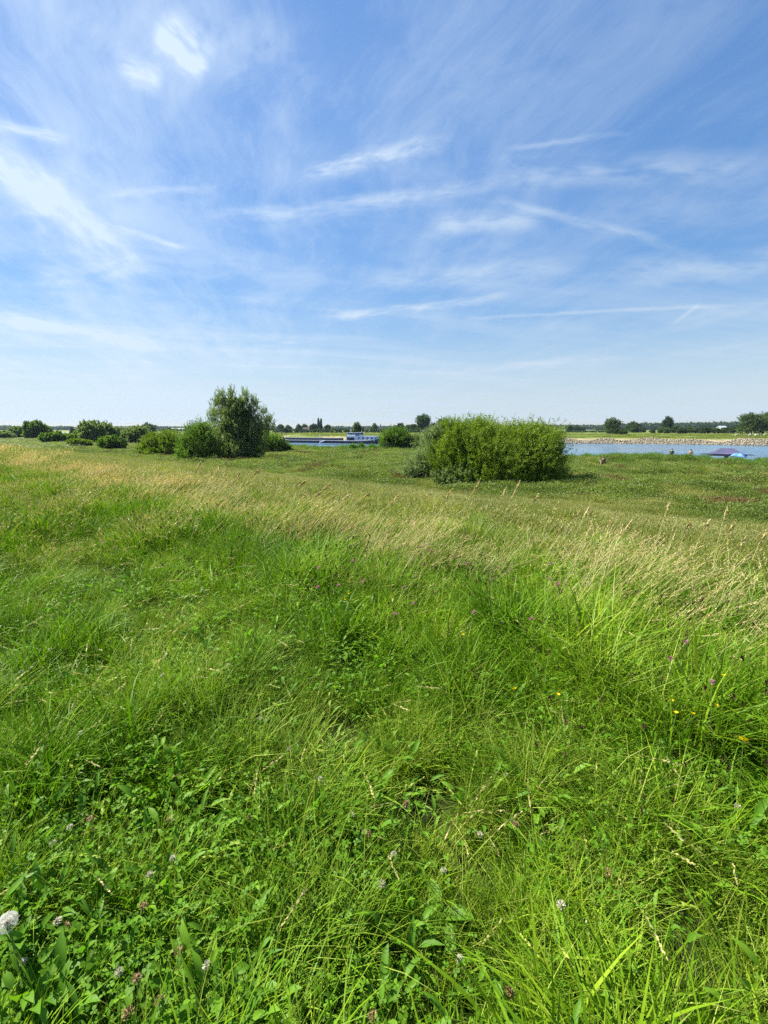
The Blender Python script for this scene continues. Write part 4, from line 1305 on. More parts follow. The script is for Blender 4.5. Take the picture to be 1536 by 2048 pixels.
def person(loc, rz, label, pose='stand', shirt=None):
    r = empty('person', loc, rz, label, 'person', 'people on the near shore')
    V = []; E = []; Rr = []

    def chain(start, pts, rad):
        prev = start
        for p, q in zip(pts, rad):
            V.append(p); Rr.append(q)
            if prev is not None:
                E.append((prev, len(V) - 1))
            prev = len(V) - 1
        return prev
    hz = 0.95 if pose == 'stand' else 0.16
    # pelvis, waist, chest, neck, head
    top = chain(None, [(0, 0, hz), (0, .01, hz + .17), (0, .015, hz + .36), (0, 0, hz + .50), (0, -.01, hz + .57), (0, -.025, hz + .67), (0, -.03, hz + .76)],
                [(.16, .115), (.14, .10), (.17, .115), (.10, .08), (.058, .058), (.085, .10), (.065, .08)])
    for s in (-1, 1):
        if pose == 'stand':
            arm = [(s * .19, 0, hz + .47), (s * .25, .02, hz + .20), (s * .27, -.05, hz - .04), (s * .27, -.07, hz - .12)]
            leg = [(s * .10, 0, hz - .10), (s * .11, -.01, hz - .46), (s * .11, .03, 0.07), (s * .12, -.13, 0.03)]
        else:
            arm = [(s * .19, 0, hz + .47), (s * .27, .12, hz + .22), (s * .30, .22, hz - .02), (s * .31, .26, hz - .10)]
            leg = [(s * .11, -.08, hz), (s * .14, -.42, hz + .28), (s * .14, -.66, 0.06), (s * .15, -.80, 0.03)]
        w = chain(3, arm, [.06, .043, .032, .036])
        hand = Vector(V[w])
        fd = (hand - Vector(arm[2])).normalized()
        side = Vector((0, 1, 0))
        for k in range(4):                                        # four fingers and a thumb
            o = side * (-.024 + .016 * k)
            chain(w, [tuple(hand + fd * .045 + o), tuple(hand + fd * (.085 + .008 * (k in (1, 2))) + o - Vector((s * .012, 0, 0)))], [.009, .007])
        chain(w, [tuple(hand + fd * .02 - side * .04), tuple(hand + fd * .055 - side * .05)], [.010, .008])
        chain(0, leg, [.085, .055, .040, .036])
    skin_obj('body', V, E, Rr, M['skin'], r)
    hd = Vector(V[top - 1])
    h = MB()
    for ph, rr in ((0.0, 1), ):
        h.ball(hd + Vector((0, .022, .035)), (.093, .105, .105), 10, 8)
    h.build('hair', M['hair'], r, True)
    for s in (-1, 1):
        MB().ball(hd + Vector((s * .033, -.098, 0.01)), .012, 6, 4).build('eye', M['hair'], r)
        MB().ball(hd + Vector((s * .09, 0, 0)), (.014, .026, .035), 6, 4).build('ear', M['skin'], r)
    MB().ball(hd + Vector((0, -.108, -.022)), (.014, .022, .024), 6, 4).build('nose', M['skin'], r)
    MB().ball(hd + Vector((0, -.098, -.062)), (.028, .010, .008), 6, 4).build('mouth', M['shirt_red'], r)
    if pose == 'stand':
        sh = MB().tube([(0, 0, hz - .02), (0, .005, hz + .08)], [.185, .165], 12)
        for s in (-1, 1):
            sh.tube([(s * .10, 0, hz - .005), (s * .105, 0, hz - .32)], [.105, .095], 10)
        sh.build('shorts', M['shorts'], r, True)
    else:
        sh = MB().ball((0, 0, hz), (.185, .16, .13), 10, 6)
        for s in (-1, 1):
            sh.tube([(s * .10, -.02, hz), (s * .14, -.34, hz + .22)], [.105, .09], 10)
        sh.build('shorts', M['shorts'], r, True)
    if shirt is not None:
        t = MB().tube([(0, .01, hz + .06), (0, .012, hz + .2), (0, .015, hz + .37), (0, .005, hz + .49), (0, 0, hz + .53)], [.175, .165, .19, .15, .075], 12)
        for s in (-1, 1):
            t.tube([(s * .13, 0, hz + .47), (s * .19, 0, hz + .47), (s * .235, .015 if pose == 'stand' else .07, hz + .30)], [.085, .082, .07], 8)
        t.build('shirt', M[shirt], r, True)
    return r


def standing(px, ytop, Y, rz, label, shirt=None):
    c = at_depth(px, ytop, Y)
    person(Vector((c.x, c.y, gz(c.x, c.y))), rz, label, 'stand', shirt)


standing(1343, 907.5, 61.0, 2.4, 'person in a dark shirt standing on the shore left of the gazebo', 'shirt_dark')
standing(1381, 907.5, 60.4, 2.7, 'bare shouldered person with dark hair standing between the dark shirted person and the gazebo')
b = hit(1206, 929)
person(b, 2.9, 'person sitting upright in the shore grass right of the large bright bush', 'sit', 'shirt_brown')


# ------------------------------------------------------------------ grass: patches of real blades, instanced
def blades(rng, n, rad, lmin, lmax, wmin, wmax, lean=(0.1, 0.5), arch=(0.2, 0.9), segs=3, az=None, tint0=0.0, tint1=1.0, splay=0.4, out=False):
    r = rad * np.sqrt(rng.random(n)); a = rng.uniform(0, 6.283, n)
    B = np.stack([r * np.cos(a), r * np.sin(a), np.full(n, -0.01)], -1)
    L = rng.uniform(lmin, lmax, n)
    th = rng.uniform(0, 6.283, n) if az is None else az + rng.normal(0, splay, n)
    if out:
        th = a + rng.normal(0, 0.75, n)
    H = np.stack([np.cos(th), np.sin(th), np.zeros(n)], -1)
    tw = th + np.pi / 2 + rng.normal(0, 0.6, n)
    S = np.stack([np.cos(tw), np.sin(tw), rng.normal(0, 0.25, n)], -1)
    le, ar = rng.uniform(*lean, n), rng.uniform(*arch, n)
    w = rng.uniform(wmin, wmax, n)
    t = np.linspace(0, 1, segs + 1)
    ang = le[:, None] + ar[:, None] * t[None] * 1.6           # angle from vertical along the blade
    stp = L[:, None] / segs
    hx = np.concatenate([np.zeros((n, 1)), np.cumsum(np.sin(0.5 * (ang[:, 1:] + ang[:, :-1])) * stp, 1)], 1)
    hz = np.concatenate([np.zeros((n, 1)), np.cumsum(np.cos(0.5 * (ang[:, 1:] + ang[:, :-1])) * stp, 1)], 1)
    P = B[:, None] + H[:, None] * hx[..., None]
    P[..., 2] += hz
    ww = (w[:, None] * 0.5 * (1 - t[None] ** 2.2))[..., None]
    Lf, Rt = P - S[:, None] * ww, P + S[:, None] * ww
    V = np.stack([Lf[:, :-1], Rt[:, :-1]], 2).reshape(n, -1, 3)
    V = np.concatenate([V, P[:, -1:]], 1)
    nv = 2 * segs + 1
    base = (np.arange(n) * nv)[:, None]
    q = np.concatenate([np.array([[2 * i, 2 * i + 1, 2 * i + 3, 2 * i + 2]]) for i in range(segs - 1)] or [np.zeros((0, 4), int)])
    Fq = (base[:, :, None] + q[None]).reshape(-1, 4) if len(q) else np.zeros((0, 4), int)
    Ft = (base + np.array([[2 * segs - 2, 2 * segs - 1, 2 * segs]]))
    tint = np.repeat(rng.uniform(tint0, tint1, n), nv)
    return V.reshape(-1, 3), [Fq, Ft], tint, P


def join(parts):
    """parts: list of (V, [faces], tint)"""
    Vs, Fs, Ts, o = [], {}, [], 0
    for V, fl, t in parts:
        for f in fl:
            if len(f):
                Fs.setdefault(f.shape[1], []).append(f + o)
        Vs.append(V); Ts.append(t); o += len(V)
    return np.concatenate(Vs), [np.concatenate(v) for v in Fs.values()], np.concatenate(Ts)


def merge_mats(name, groups):
    """groups: list of (V, faces list, tint, material) into one mesh with several materials"""
    V, Fs, T = [], [], []
    o = 0
    idx = []
    for gi, (v, fl, t, m) in enumerate(groups):
        for f in fl:
            if len(f):
                Fs.append(f + o); idx.append(np.full(len(f), gi))
        V.append(v); T.append(t); o += len(v)
    me = np_mesh(name, np.concatenate(V), Fs, None, np.concatenate(T))
    for gi, (v, fl, t, m) in enumerate(groups):
        me.materials.append(m)
    me.polygons.foreach_set('material_index', np.concatenate(idx).astype(np.int32))
    return me


def seed_heads(rng, P, hl, hw, n_sp, tint0=0.3, tint1=1.0, open_=0.45):
    """spikelets along the last part of stalks P (n, k, 3)"""
    tip = P[:, -1]; prev = P[:, -2]
    D = unit(tip - prev)
    n = len(tip)
    f = (np.arange(n_sp) + 0.5) / n_sp
    Q = tip[:, None] - D[:, None] * (hl * (1 - f))[None, :, None]
    Q = Q + 0.0
    Dl = np.repeat(D, n_sp, 0) + open_ * unit(rng.normal(size=(n * n_sp, 3)))
    sz = np.tile(np.sin(np.pi * (0.15 + 0.75 * f)) + 0.25, n)
    t = np.repeat(rng.uniform(tint0, tint1, n), n_sp)
    return leaf_cards(Q.reshape(-1, 3), Dl, hw * 2.6 * sz, hw * sz, rng, t)


def patch_objects(prefix, metas):
    """wrap patch meshes in objects of a collection that only the scatter uses"""
    col = bpy.data.collections.new(prefix)
    for i, me in enumerate(metas):
        o = bpy.data.objects.new('%s_%02d' % (prefix, i), me)
        col.objects.link(o)
    return col


def scatter(name, label, col, P, rot, scl, idx):
    me = bpy.data.meshes.new(name)
    n = len(P)
    me.vertices.add(n)
    me.vertices.foreach_set('co', np.ascontiguousarray(P, dtype=np.float32).ravel())
    for nm, typ, dat, fld in (('rot', 'FLOAT_VECTOR', rot, 'vector'), ('scl', 'FLOAT_VECTOR', scl, 'vector')):
        a = me.attributes.new(nm, typ, 'POINT')
        a.data.foreach_set(fld, np.ascontiguousarray(dat, dtype=np.float32).ravel())
    a = me.attributes.new('idx', 'INT', 'POINT')
    a.data.foreach_set('value', np.ascontiguousarray(idx, dtype=np.int32))
    o = obj(name, me)
    ng = bpy.data.node_groups.new(name, 'GeometryNodeTree')
    ng.interface.new_socket('Geometry', in_out='INPUT', socket_type='NodeSocketGeometry')
    ng.interface.new_socket('Geometry', in_out='OUTPUT', socket_type='NodeSocketGeometry')
    N, L = ng.nodes, ng.links
    gi, go = N.new('NodeGroupInput'), N.new('NodeGroupOutput')
    ci = N.new('GeometryNodeCollectionInfo')
    ci.inputs['Collection'].default_value = col
    ci.inputs['Separate Children'].default_value = True
    ci.inputs['Reset Children'].default_value = True
    iop = N.new('GeometryNodeInstanceOnPoints')
    iop.inputs['Pick Instance'].default_value = True

    def attr(nm, typ):
        a = N.new('GeometryNodeInputNamedAttribute')
        a.data_type = typ
        a.inputs['Name'].default_value = nm
        return a.outputs['Attribute']
    L.new(gi.outputs[0], iop.inputs['Points'])
    L.new(ci.outputs[0], iop.inputs['Instance'])
    L.new(attr('idx', 'INT'), iop.inputs['Instance Index'])
    L.new(attr('rot', 'FLOAT_VECTOR'), iop.inputs['Rotation'])
    L.new(attr('scl', 'FLOAT_VECTOR'), iop.inputs['Scale'])
    L.new(iop.outputs[0], go.inputs[0])
    md = o.modifiers.new('scatter', 'NODES')
    md.node_group = ng
    tag(o, label, kind='stuff')
    return o


def sector(rng, n, r0, r1, half=58, power=1.0):
    """points spread evenly over a ring sector round the camera"""
    r = np.sqrt(rng.random(n) * (r1 ** 2 - r0 ** 2) + r0 ** 2)
    a = np.radians(rng.uniform(-half, half, n))
    return r * np.sin(a), r * np.cos(a), r


def lean_rot(rng, x, y, amt, jit, wl=1.3, k0=2):
    """rotations that lean neighbours the same way, as wind and feet leave grass"""
    az = 2.2 * wob(x, y, wl, k0) + 0.6 * wob(x, y, wl * 0.37, k0 + 4) + rng.normal(0, jit, len(x)) + 0.15
    am = amt * np.clip(0.55 + 0.6 * wob(x, y, wl * 1.2, k0 + 9), 0, 1.3) + rng.normal(0, 0.06, len(x))
    spin = rng.uniform(0, 6.283, len(x))
    # lean about a horizontal axis after spinning: R = Raxis(az, am) * Rz(spin)
    ca, sa, c, s = np.cos(az), np.sin(az), np.cos(am), np.sin(am)
    # axis perpendicular to the lean direction
    ux, uy = -sa, ca
    R00 = c + ux * ux * (1 - c); R01 = ux * uy * (1 - c); R02 = uy * s
    R10 = ux * uy * (1 - c); R11 = c + uy * uy * (1 - c); R12 = -ux * s
    R20 = -uy * s; R21 = ux * s; R22 = c
    cs, ss = np.cos(spin), np.sin(spin)
    M00 = R00 * cs + R01 * ss
    M10 = R10 * cs + R11 * ss
    M20 = R20 * cs + R21 * ss
    M21 = -R20 * ss + R21 * cs
    M22 = R22
    return np.stack([np.arctan2(M21, M22), -np.arcsin(np.clip(M20, -1, 1)), np.arctan2(M10, M00)], -1)


def s_of(x, y):
    return NX * x + NY * y


def grass_near():
    rng = np.random.default_rng(101)
    metas = []
    for i in range(5):                                            # 0-4 fine grass in tight tufts, a few blades withered
        V, f, t, _ = blades(rng, 46, 0.045 + 0.01 * i, 0.09, 0.30, 0.0026, 0.0056, (0.02, 0.6), (0.1, 0.9), 3, out=True)
        V2, f2, t2, _ = blades(rng, 3, 0.05, 0.08, 0.24, 0.0022, 0.0045, (0.2, 1.2), (0.1, 0.9), 3)
        metas.append(merge_mats('fine_grass', [(V, f, t, M['grass']), (V2, f2, t2, M['straw_stem'])]))
    for i in range(4):                                            # 5-8 lodged grass, all falling one way
        V, f, t, _ = blades(rng, 54, 0.09, 0.14, 0.30, 0.0028, 0.0058, (0.2, 0.7), (0.4, 1.2), 4, az=0.0, splay=0.9)
        metas.append(np_mesh('lodged_grass', V, f, M['grass'], t))
    for i in range(2):                                            # 9-10 coarse grass
        V, f, t, _ = blades(rng, 34, 0.10, 0.16, 0.36, 0.005, 0.009, (0.1, 0.6), (0.2, 1.0), 4)
        metas.append(np_mesh('coarse_grass', V, f, M['grass'], t))
    for i in range(2):                                            # 11-12 paler flowering grass
        V, f, t, _ = blades(rng, 45, 0.10, 0.16, 0.36, 0.0018, 0.0034, (0.05, 0.5), (0.2, 0.8), 3)
        metas.append(np_mesh('pale_grass', V, f, M['grass_pale'], t))
    n = 19500
    x, y, r = sector(rng, n, 0.25, 9.0, 64)
    # thin out with distance
    keep = (rng.random(n) < np.clip(3.4 / np.maximum(r, 0.5), 0.36, 1.0)) & (s_of(x, y) < 6.6)
    x, y, r = x[keep], y[keep], r[keep]
    xs, ys, _ = sector(rng, 1500, 0.25, 2.6, 70)
    x, y = np.concatenate([x, xs]), np.concatenate([y, ys])
    n = len(x)
    w1, w2, w3 = wob(x, y, 0.9, 1), wob(x, y, 1.7, 11), wob(x, y, 0.45, 15)
    k = rng.integers(0, 5, n)
    k = np.where((w1 + rng.normal(0, .3, n)) > 0.75, rng.integers(5, 9, n), k)
    k = np.where((w2 + rng.normal(0, .4, n)) > 0.9, rng.integers(9, 11, n), k)
    k = np.where(rng.random(n) < 0.12 + 0.10 * (w2 < -0.6) + 0.3 * np.exp(-((s_of(x, y) - 1.35) / 0.45) ** 2), rng.integers(11, 13, n), k)
    sc = np.clip(0.80 + 0.24 * w3 + 0.14 * w1 + rng.normal(0, .22, n), 0.35, 1.5)
    # shorter in the worn strip along the crest and in the leafy corner lower left
    strip = np.exp(-((s_of(x, y) - 1.35) / 0.45) ** 2)
    leafy = sstep(0.35, -0.1, np.hypot(x + 0.75, (y - 1.15) * 0.9) - 0.35)
    sc = sc * (1 - 0.24 * strip) * (1 - 0.22 * leafy)
    rise = sstep(1.9, 2.9, s_of(x, y)) - 1.15 * sstep(2.9, 3.7, s_of(x, y))
    sc = sc * (1 + 0.45 * rise)
    # bare gaps where dark shows through
    gap = (w3 + 0.5 * wob(x, y, 0.28, 6) < -0.75) & (rng.random(n) < 0.9)
    m = ~gap
    rot = lean_rot(rng, x, y, 0.36, 0.8, 0.7)
    sxy = sc * rng.uniform(0.9, 1.25, n)
    P = np.stack([x, y, terrain(x, y)], -1)
    scatter('meadow_grass', 'lush bright green grass on top of the dike', patch_objects('patch_meadow', metas), P[m], rot[m], np.stack([sxy, sxy, sc], -1)[m], k[m])


def grass_mid():
    rng = np.random.default_rng(102)
    metas = []
    for i in range(5):
        V, f, t, _ = blades(rng, 110, 0.26, 0.14, 0.34, 0.006, 0.011, (0.05, 0.5), (0.1, 0.8), 2)
        metas.append(np_mesh('mid_grass', V, f, M['grass'], t))
    for i in range(3):
        V, f, t, P = blades(rng, 60, 0.26, 0.20, 0.38, 0.005, 0.009, (0.05, 0.5), (0.1, 0.7), 2)
        V2, f2, t2 = seed_heads(rng, P[:40], 0.08, 0.008, 5)
        metas.append(merge_mats('pale_mid_grass', [(V, f, t, M['grass_pale']), (V2, [f2], t2, M['straw_stem'])]))
    for i in range(2):                                            # far coarse
        V, f, t, _ = blades(rng, 110, 0.55, 0.18, 0.38, 0.014, 0.024, (0.05, 0.5), (0.1, 0.8), 2)
        metas.append(np_mesh('coarse_mid_grass', V, f, M['grass'], t))
    x, y, r = sector(rng, 30000, 6.0, 30.0, 60)
    keep = (s_of(x, y) < 5.2) & (s_of(x, y) > -6) & (rng.random(len(x)) < np.clip(13 / r, 0.3, 1))
    x, y, r = x[keep], y[keep], r[keep]
    x2, y2, r2 = sector(rng, 26000, 28, 110, 60)
    kp = (s_of(x2, y2) < 7) & (s_of(x2, y2) > -6)
    x, y = np.concatenate([x, x2[kp]]), np.concatenate([y, y2[kp]])
    r = np.concatenate([r, r2[kp]])
    n = len(x)
    w1, w2 = wob(x, y, 2.2, 1), wob(x, y, 4.5, 11)
    k = rng.integers(0, 5, n)
    k = np.where(rng.random(n) < 0.25 + 0.25 * (w2 > 0.4), rng.integers(5, 8, n), k)
    k = np.where(r > 26, rng.integers(8, 10, n), k)
    sc = np.clip(1.0 + 0.25 * w1 + rng.normal(0, .12, n), 0.5, 1.6)
    rot = lean_rot(rng, x, y, 0.4, 0.4, 2.5)
    scatter('crest_grass', 'green grass running back along the dike crest', patch_objects('patch_crest', metas), np.stack([x, y, terrain(x, y)], -1), rot, np.stack([sc, sc, sc], -1), k)


def stalk_patch(rng, n, rad, lmin, lmax, ws, head, hw, sp, azm=0.0, headmat='straw', stemmat='straw_stem', lean=(0.05, 0.4), arch=(0.15, 0.5), segs=4, splay=0.7, open_=0.35):
    V, f, t, P = blades(rng, n, rad, lmin, lmax, ws, ws * 1.4, lean, arch, segs, az=azm, splay=splay)
    V2, f2, t2 = seed_heads(rng, P, head, hw, sp, open_=open_)
    return [(V, f, t, M[stemmat]), (V2, [f2], t2, M[headmat])]


def dry_grass():
    """the golden band of tall seeding grass along the shoulder of the dike"""
    rng = np.random.default_rng(103)
    metas = []
    for i in range(5):                                            # 0-4 close, thin stalks
        metas.append(merge_mats('dry_tuft', stalk_patch(rng, 7, 0.17, 0.34 + .04 * i, 0.50 + .05 * i, 0.0028, 0.12, 0.0046, 15, lean=(0.15, 0.5), arch=(0.2, 0.6), open_=0.2, splay=0.5)))
    for i in range(3):                                            # 5-7 for 10-30 m
        metas.append(merge_mats('dry_tuft_far', stalk_patch(rng, 22, 0.32, 0.28, 0.55, 0.005, 0.11, 0.010, 6, segs=3, open_=0.25)))
    for i in range(2):                                            # 8-9 beyond 30 m
        metas.append(merge_mats('dry_tuft_distant', stalk_patch(rng, 34, 0.6, 0.30, 0.55, 0.014, 0.13, 0.034, 3, segs=2)))
    def band(n, r0, r1, s0, s1):
        x, y, r = sector(rng, n, r0, r1, 60)
        s = s_of(x, y)
        # density bell across the band; its inner edge wavers
        c = 0.5 * (s0 + s1) + 0.22 * wob(x, y, 3.0, 3)
        d = np.exp(-((s - c) / ((s1 - s0) * 0.42)) ** 2)
        k = rng.random(n) < d * np.clip(0.62 + 0.55 * wob(x, y, 1.1 + r0 * .12, 17), 0.12, 1)
        return x[k], y[k], r[k]
    a = band(11500, 2.5, 12, 3.0, 4.9)
    b_ = band(27000, 10, 34, 3.6, 5.2)
    c_ = band(24000, 32, 120, 4.2, 7.6)
    x = np.concatenate([a[0], b_[0], c_[0]]); y = np.concatenate([a[1], b_[1], c_[1]])
    k = np.concatenate([rng.integers(0, 5, len(a[0])), rng.integers(5, 8, len(b_[0])), rng.integers(8, 10, len(c_[0]))])
    n = len(x)
    # stalks lean to the right, away from the wind; keep the patch direction
    rz = rng.normal(0.0, 0.45, n) + 0.3 * wob(x, y, 2.0, 8)
    rot = np.stack([rng.normal(0, .07, n), rng.normal(0.05, .09, n), rz], -1)
    sc = np.clip(0.92 + 0.14 * wob(x, y, 1.5, 6) + rng.normal(0, .13, n), 0.55, 1.4)
    scatter('dry_tall_grass', 'golden dry seeding grass along the shoulder of the dike', patch_objects('patch_dry', metas), np.stack([x, y, terrain(x, y)], -1), rot, np.stack([sc, sc, sc], -1), k)
    # scattered dry flowering stalks through the green, with a few dark plantain heads
    metas = []
    for i in range(4):
        metas.append(merge_mats('rye_stalk', stalk_patch(rng, 3, 0.10, 0.28, 0.5, 0.0024, 0.13, 0.0065, 14, splay=1.2, lean=(0.2, 0.9), arch=(0.3, 0.9), segs=5, open_=0.25, stemmat='grass_pale', headmat='grass_pale' if i < 2 else 'straw_stem')))
    for i in range(2):
        metas.append(merge_mats('plantain_stalk', stalk_patch(rng, 3, 0.14, 0.34, 0.55, 0.0022, 0.028, 0.007, 7, splay=3.0, lean=(0, 0.12), arch=(0, 0.1), open_=0.5, stemmat='grass', headmat='brown_head')))
    x, y, r = sector(rng, 3000, 0.9, 7.5, 56)
    s = s_of(x, y)
    kk = rng.integers(0, 4, len(x))
    kk = np.where((s > 1.5) & (s < 3.4) & (rng.random(len(x)) < 0.35), rng.integers(4, 6, len(x)), kk)
    keep = (s < 6) & ((wob(x, y, 1.4, 9) > -0.3) | (s > 2.8)) & (rng.random(len(x)) < np.where(x < -0.7, 0.8, np.clip(0.3 + 0.2 * s, 0, 0.9)))
    x, y, kk = x[keep], y[keep], kk[keep]
    n = len(x)
    sc = rng.uniform(0.7, 1.15, n)
    rot = np.stack([rng.normal(0, .1, n), rng.normal(0, .1, n), rng.uniform(0, 6.28, n)], -1)
    scatter('flowering_grass_stalks', 'pale flowering grass and dark plantain stalks in the meadow', patch_objects('patch_stalk', metas), np.stack([x, y, terrain(x, y)], -1), rot, np.stack([sc, sc, sc], -1), kk)


def clover_leaves():
    rng = np.random.default_rng(104)
    metas = []
    for i in range(5):
        n = 34 if i < 3 else 16
        rad = 0.13
        big = 1.0 if i < 3 else 1.25
        r = rad * np.sqrt(rng.random(n)); a = rng.uniform(0, 6.283, n)
        H = rng.uniform(0.06, 0.17, n)
        C0 = np.stack([r * np.cos(a), r * np.sin(a), H], -1)
        nrm = unit(np.stack([rng.normal(0, .45, n), rng.normal(0, .45, n), np.ones(n)], -1))
        t1 = unit(np.cross(nrm, rng.normal(size=(n, 3))))
        t2 = np.cross(nrm, t1)
        Vs = []; Fs = []; Ts = []
        o = 0
        for k in range(3):
            th = 2.094 * k
            d = t1 * math.cos(th) + t2 * math.sin(th)
            e = np.cross(nrm, d)
            l = (rng.uniform(0.006, 0.011, n) * big)[:, None]
            pts = np.stack([C0, C0 + d * l * .5 + e * l * .42 + nrm * l * .12, C0 + d * l * .95 + e * l * .36 + nrm * l * .1, C0 + d * l * 1.02, C0 + d * l * .95 - e * l * .36 + nrm * l * .1, C0 + d * l * .5 - e * l * .42 + nrm * l * .12], 1)
            Vs.append(pts.reshape(-1, 3)); Fs.append(np.arange(6 * n).reshape(n, 6) + o); o += 6 * n
            Ts.append(np.repeat(rng.random(n), 6))
        # leaf stalks
        B = C0 * np.array([0.7, 0.7, 0]); wv = np.stack([np.full(n, .0009), np.zeros(n), np.zeros(n)], -1)
        st = np.stack([B - wv, B + wv, C0], 1).reshape(-1, 3)
        metas.append(merge_mats('clover_patch', [(np.concatenate(Vs), Fs, np.concatenate(Ts), M['clover']), (st, [np.arange(3 * n).reshape(n, 3)], np.full(3 * n, .5), M['grass'])]))
    for i in range(3):                                            # small broad leaves
        n = 14
        r = 0.12 * np.sqrt(rng.random(n)); a = rng.uniform(0, 6.283, n)
        P = np.stack([r * np.cos(a), r * np.sin(a), rng.uniform(0.02, 0.11, n)], -1)
        Dl = np.stack([np.cos(a), np.sin(a), rng.uniform(0.2, 1.1, n)], -1)
        V, f, t = oval_leaves(P, Dl, rng.uniform(.03, .075, n), rng.uniform(.012, .024, n), rng, rng.random(n))
        metas.append(np_mesh('weed_leaves', V, f, M['weed'], t))
    x, y, r = sector(rng, 5200, 0.5, 5.0, 62)
    s = s_of(x, y)
    leafy = sstep(0.5, -0.2, np.hypot(x + 0.8, y - 1.2) - 0.5)
    strip = np.exp(-((s - 2.0) / 0.75) ** 2)
    pr = 0.08 + 0.36 * leafy + 0.20 * strip + 0.22 * (wob(x, y, 0.8, 13) > 0.5)
    k = (rng.random(len(x)) < pr) & (s < 4.8)
    xs, ys, _ = sector(rng, 420, 0.6, 1.9, 62)
    kl = xs < 0.1
    x, y = np.concatenate([x[k], xs[kl]]), np.concatenate([y[k], ys[kl]])
    n = len(x)
    idx = np.where(rng.random(n) < 0.5, rng.integers(5, 8, n), rng.integers(0, 5, n))
    sc = rng.uniform(0.7, 1.3, n)
    rot = np.stack([rng.normal(0, .15, n), rng.normal(0, .15, n), rng.uniform(0, 6.28, n)], -1)
    scatter('clover_leaves', 'clover and small broad leaves between the grass', patch_objects('patch_clover', metas), np.stack([x, y, terrain(x, y) + 0.01], -1), rot, np.stack([sc, sc, sc], -1), idx)


def slope_and_plain():
    rng = np.random.default_rng(105)
    metas = []
    for i in range(4):                                            # 0-3 slope hay grass
        V, f, t, P = blades(rng, 130, 0.5, 0.22, 0.46, 0.009, 0.016, (0.05, 0.5), (0.1, 0.7), 2, az=0.0, splay=1.6)
        V2, f2, t2 = seed_heads(rng, P[:34], 0.07, 0.012, 3)
        metas.append(merge_mats('slope_tuft', [(V, f, t, M['slope']), (V2, [f2], t2, M['straw_stem'])]))
    for i in range(3):                                            # 4-6 leafy flood-plain plants
        n = 150
        r = 0.55 * np.sqrt(rng.random(n)); a = rng.uniform(0, 6.283, n)
        P = np.stack([r * np.cos(a), r * np.sin(a), rng.uniform(0.03, 0.34, n)], -1)
        Dl = np.stack([rng.normal(0, 1, n), rng.normal(0, 1, n), rng.uniform(0.0, 1.0, n)], -1)
        V, f, t = leaf_cards(P, Dl, rng.uniform(.06, .14, n), rng.uniform(.025, .05, n), rng, rng.random(n), 0.15)
        V2, f2, t2, _ = blades(rng, 100, 0.55, 0.16, 0.38, 0.009, 0.015, (0.05, 0.5), (0.1, 0.7), 2)
        metas.append(merge_mats('plain_plants', [(V, [f], t, M['plain']), (V2, f2, t2, M['plain'])]))
    for i in range(2):                                            # 7-8 reddish dock and faded plants
        V, f, t, P = blades(rng, 46, 0.5, 0.25, 0.5, 0.01, 0.018, (0.0, 0.3), (0.0, 0.3), 2)
        V2, f2, t2 = seed_heads(rng, P[:40], 0.2, 0.022, 5)
        metas.append(merge_mats('dock_plants', [(V, f, t, M['plain']), (V2, [f2], t2, M['dock'])]))
    for i in range(2):                                            # 9-10 shore reed
        V, f, t, _ = blades(rng, 80, 0.5, 0.45, 0.95, 0.018, 0.032, (0.0, 0.25), (0.05, 0.4), 2)
        metas.append(np_mesh('shore_reed', V, f, M['reed'], t))
    x1, y1, _ = sector(rng, 26000, 5, 42, 60)
    x2, y2, _ = sector(rng, 46000, 38, 130, 58)
    x3, y3, _ = sector(rng, 16000, 125, 260, 58)
    x, y = np.concatenate([x1, x2, x3]), np.concatenate([y1, y2, y3])
    s = s_of(x, y)
    dn = y - np.interp(x, NEAR_X, NEAR_Y)
    keep = (s > 4.9) & (dn < 1.0)
    x, y, s, dn = x[keep], y[keep], s[keep], dn[keep]
    n = len(x)
    foot = s + 1.4 * wob(x, y, 9, 4) + rng.normal(0, .8, n)
    w = wob(x, y, 7, 14) + 0.6 * wob(x, y, 3, 2)
    idx = rng.integers(0, 4, n)
    idx = np.where(foot > 27.0, rng.integers(4, 7, n), idx)
    idx = np.where((foot > 27.5) & (w > 1.8) & (x > 8), rng.integers(7, 9, n), idx)
    idx = np.where((foot > 27.5) & (w > 1.5) & (x <= 8), rng.integers(7, 9, n), idx)
    idx = np.where((foot > 27.5) & (w < -0.9), rng.integers(0, 4, n), idx)
    edge = (dn > -2.2) | ((dn > -9) & (rng.random(n) < 0.25))
    idx = np.where(edge, rng.integers(9, 11, n), idx)
    sc = np.clip(1 + .22 * wob(x, y, 5, 7) + rng.normal(0, .15, n), .5, 1.7)
    sc = np.where(edge, sc * 0.75, sc)
    sc = np.where(s < 24.5, 0.52 + 0.28 * (sc - 0.5), sc)
    sc = np.where((s > 24.5) & (s < 27.5), sc * 0.7, sc)
    wd = np.where(np.hypot(x, y) > 125, 2.2, 1.1)
    rot = lean_rot(rng, x, y, 0.25, 0.5, 5.0)
    scatter('flood_plain_grass', 'rough grass and weeds on the dike slope and flood plain', patch_objects('patch_plain', metas), np.stack([x, y, terrain(x, y)], -1), rot, np.stack([sc * wd, sc * wd, sc], -1), idx)


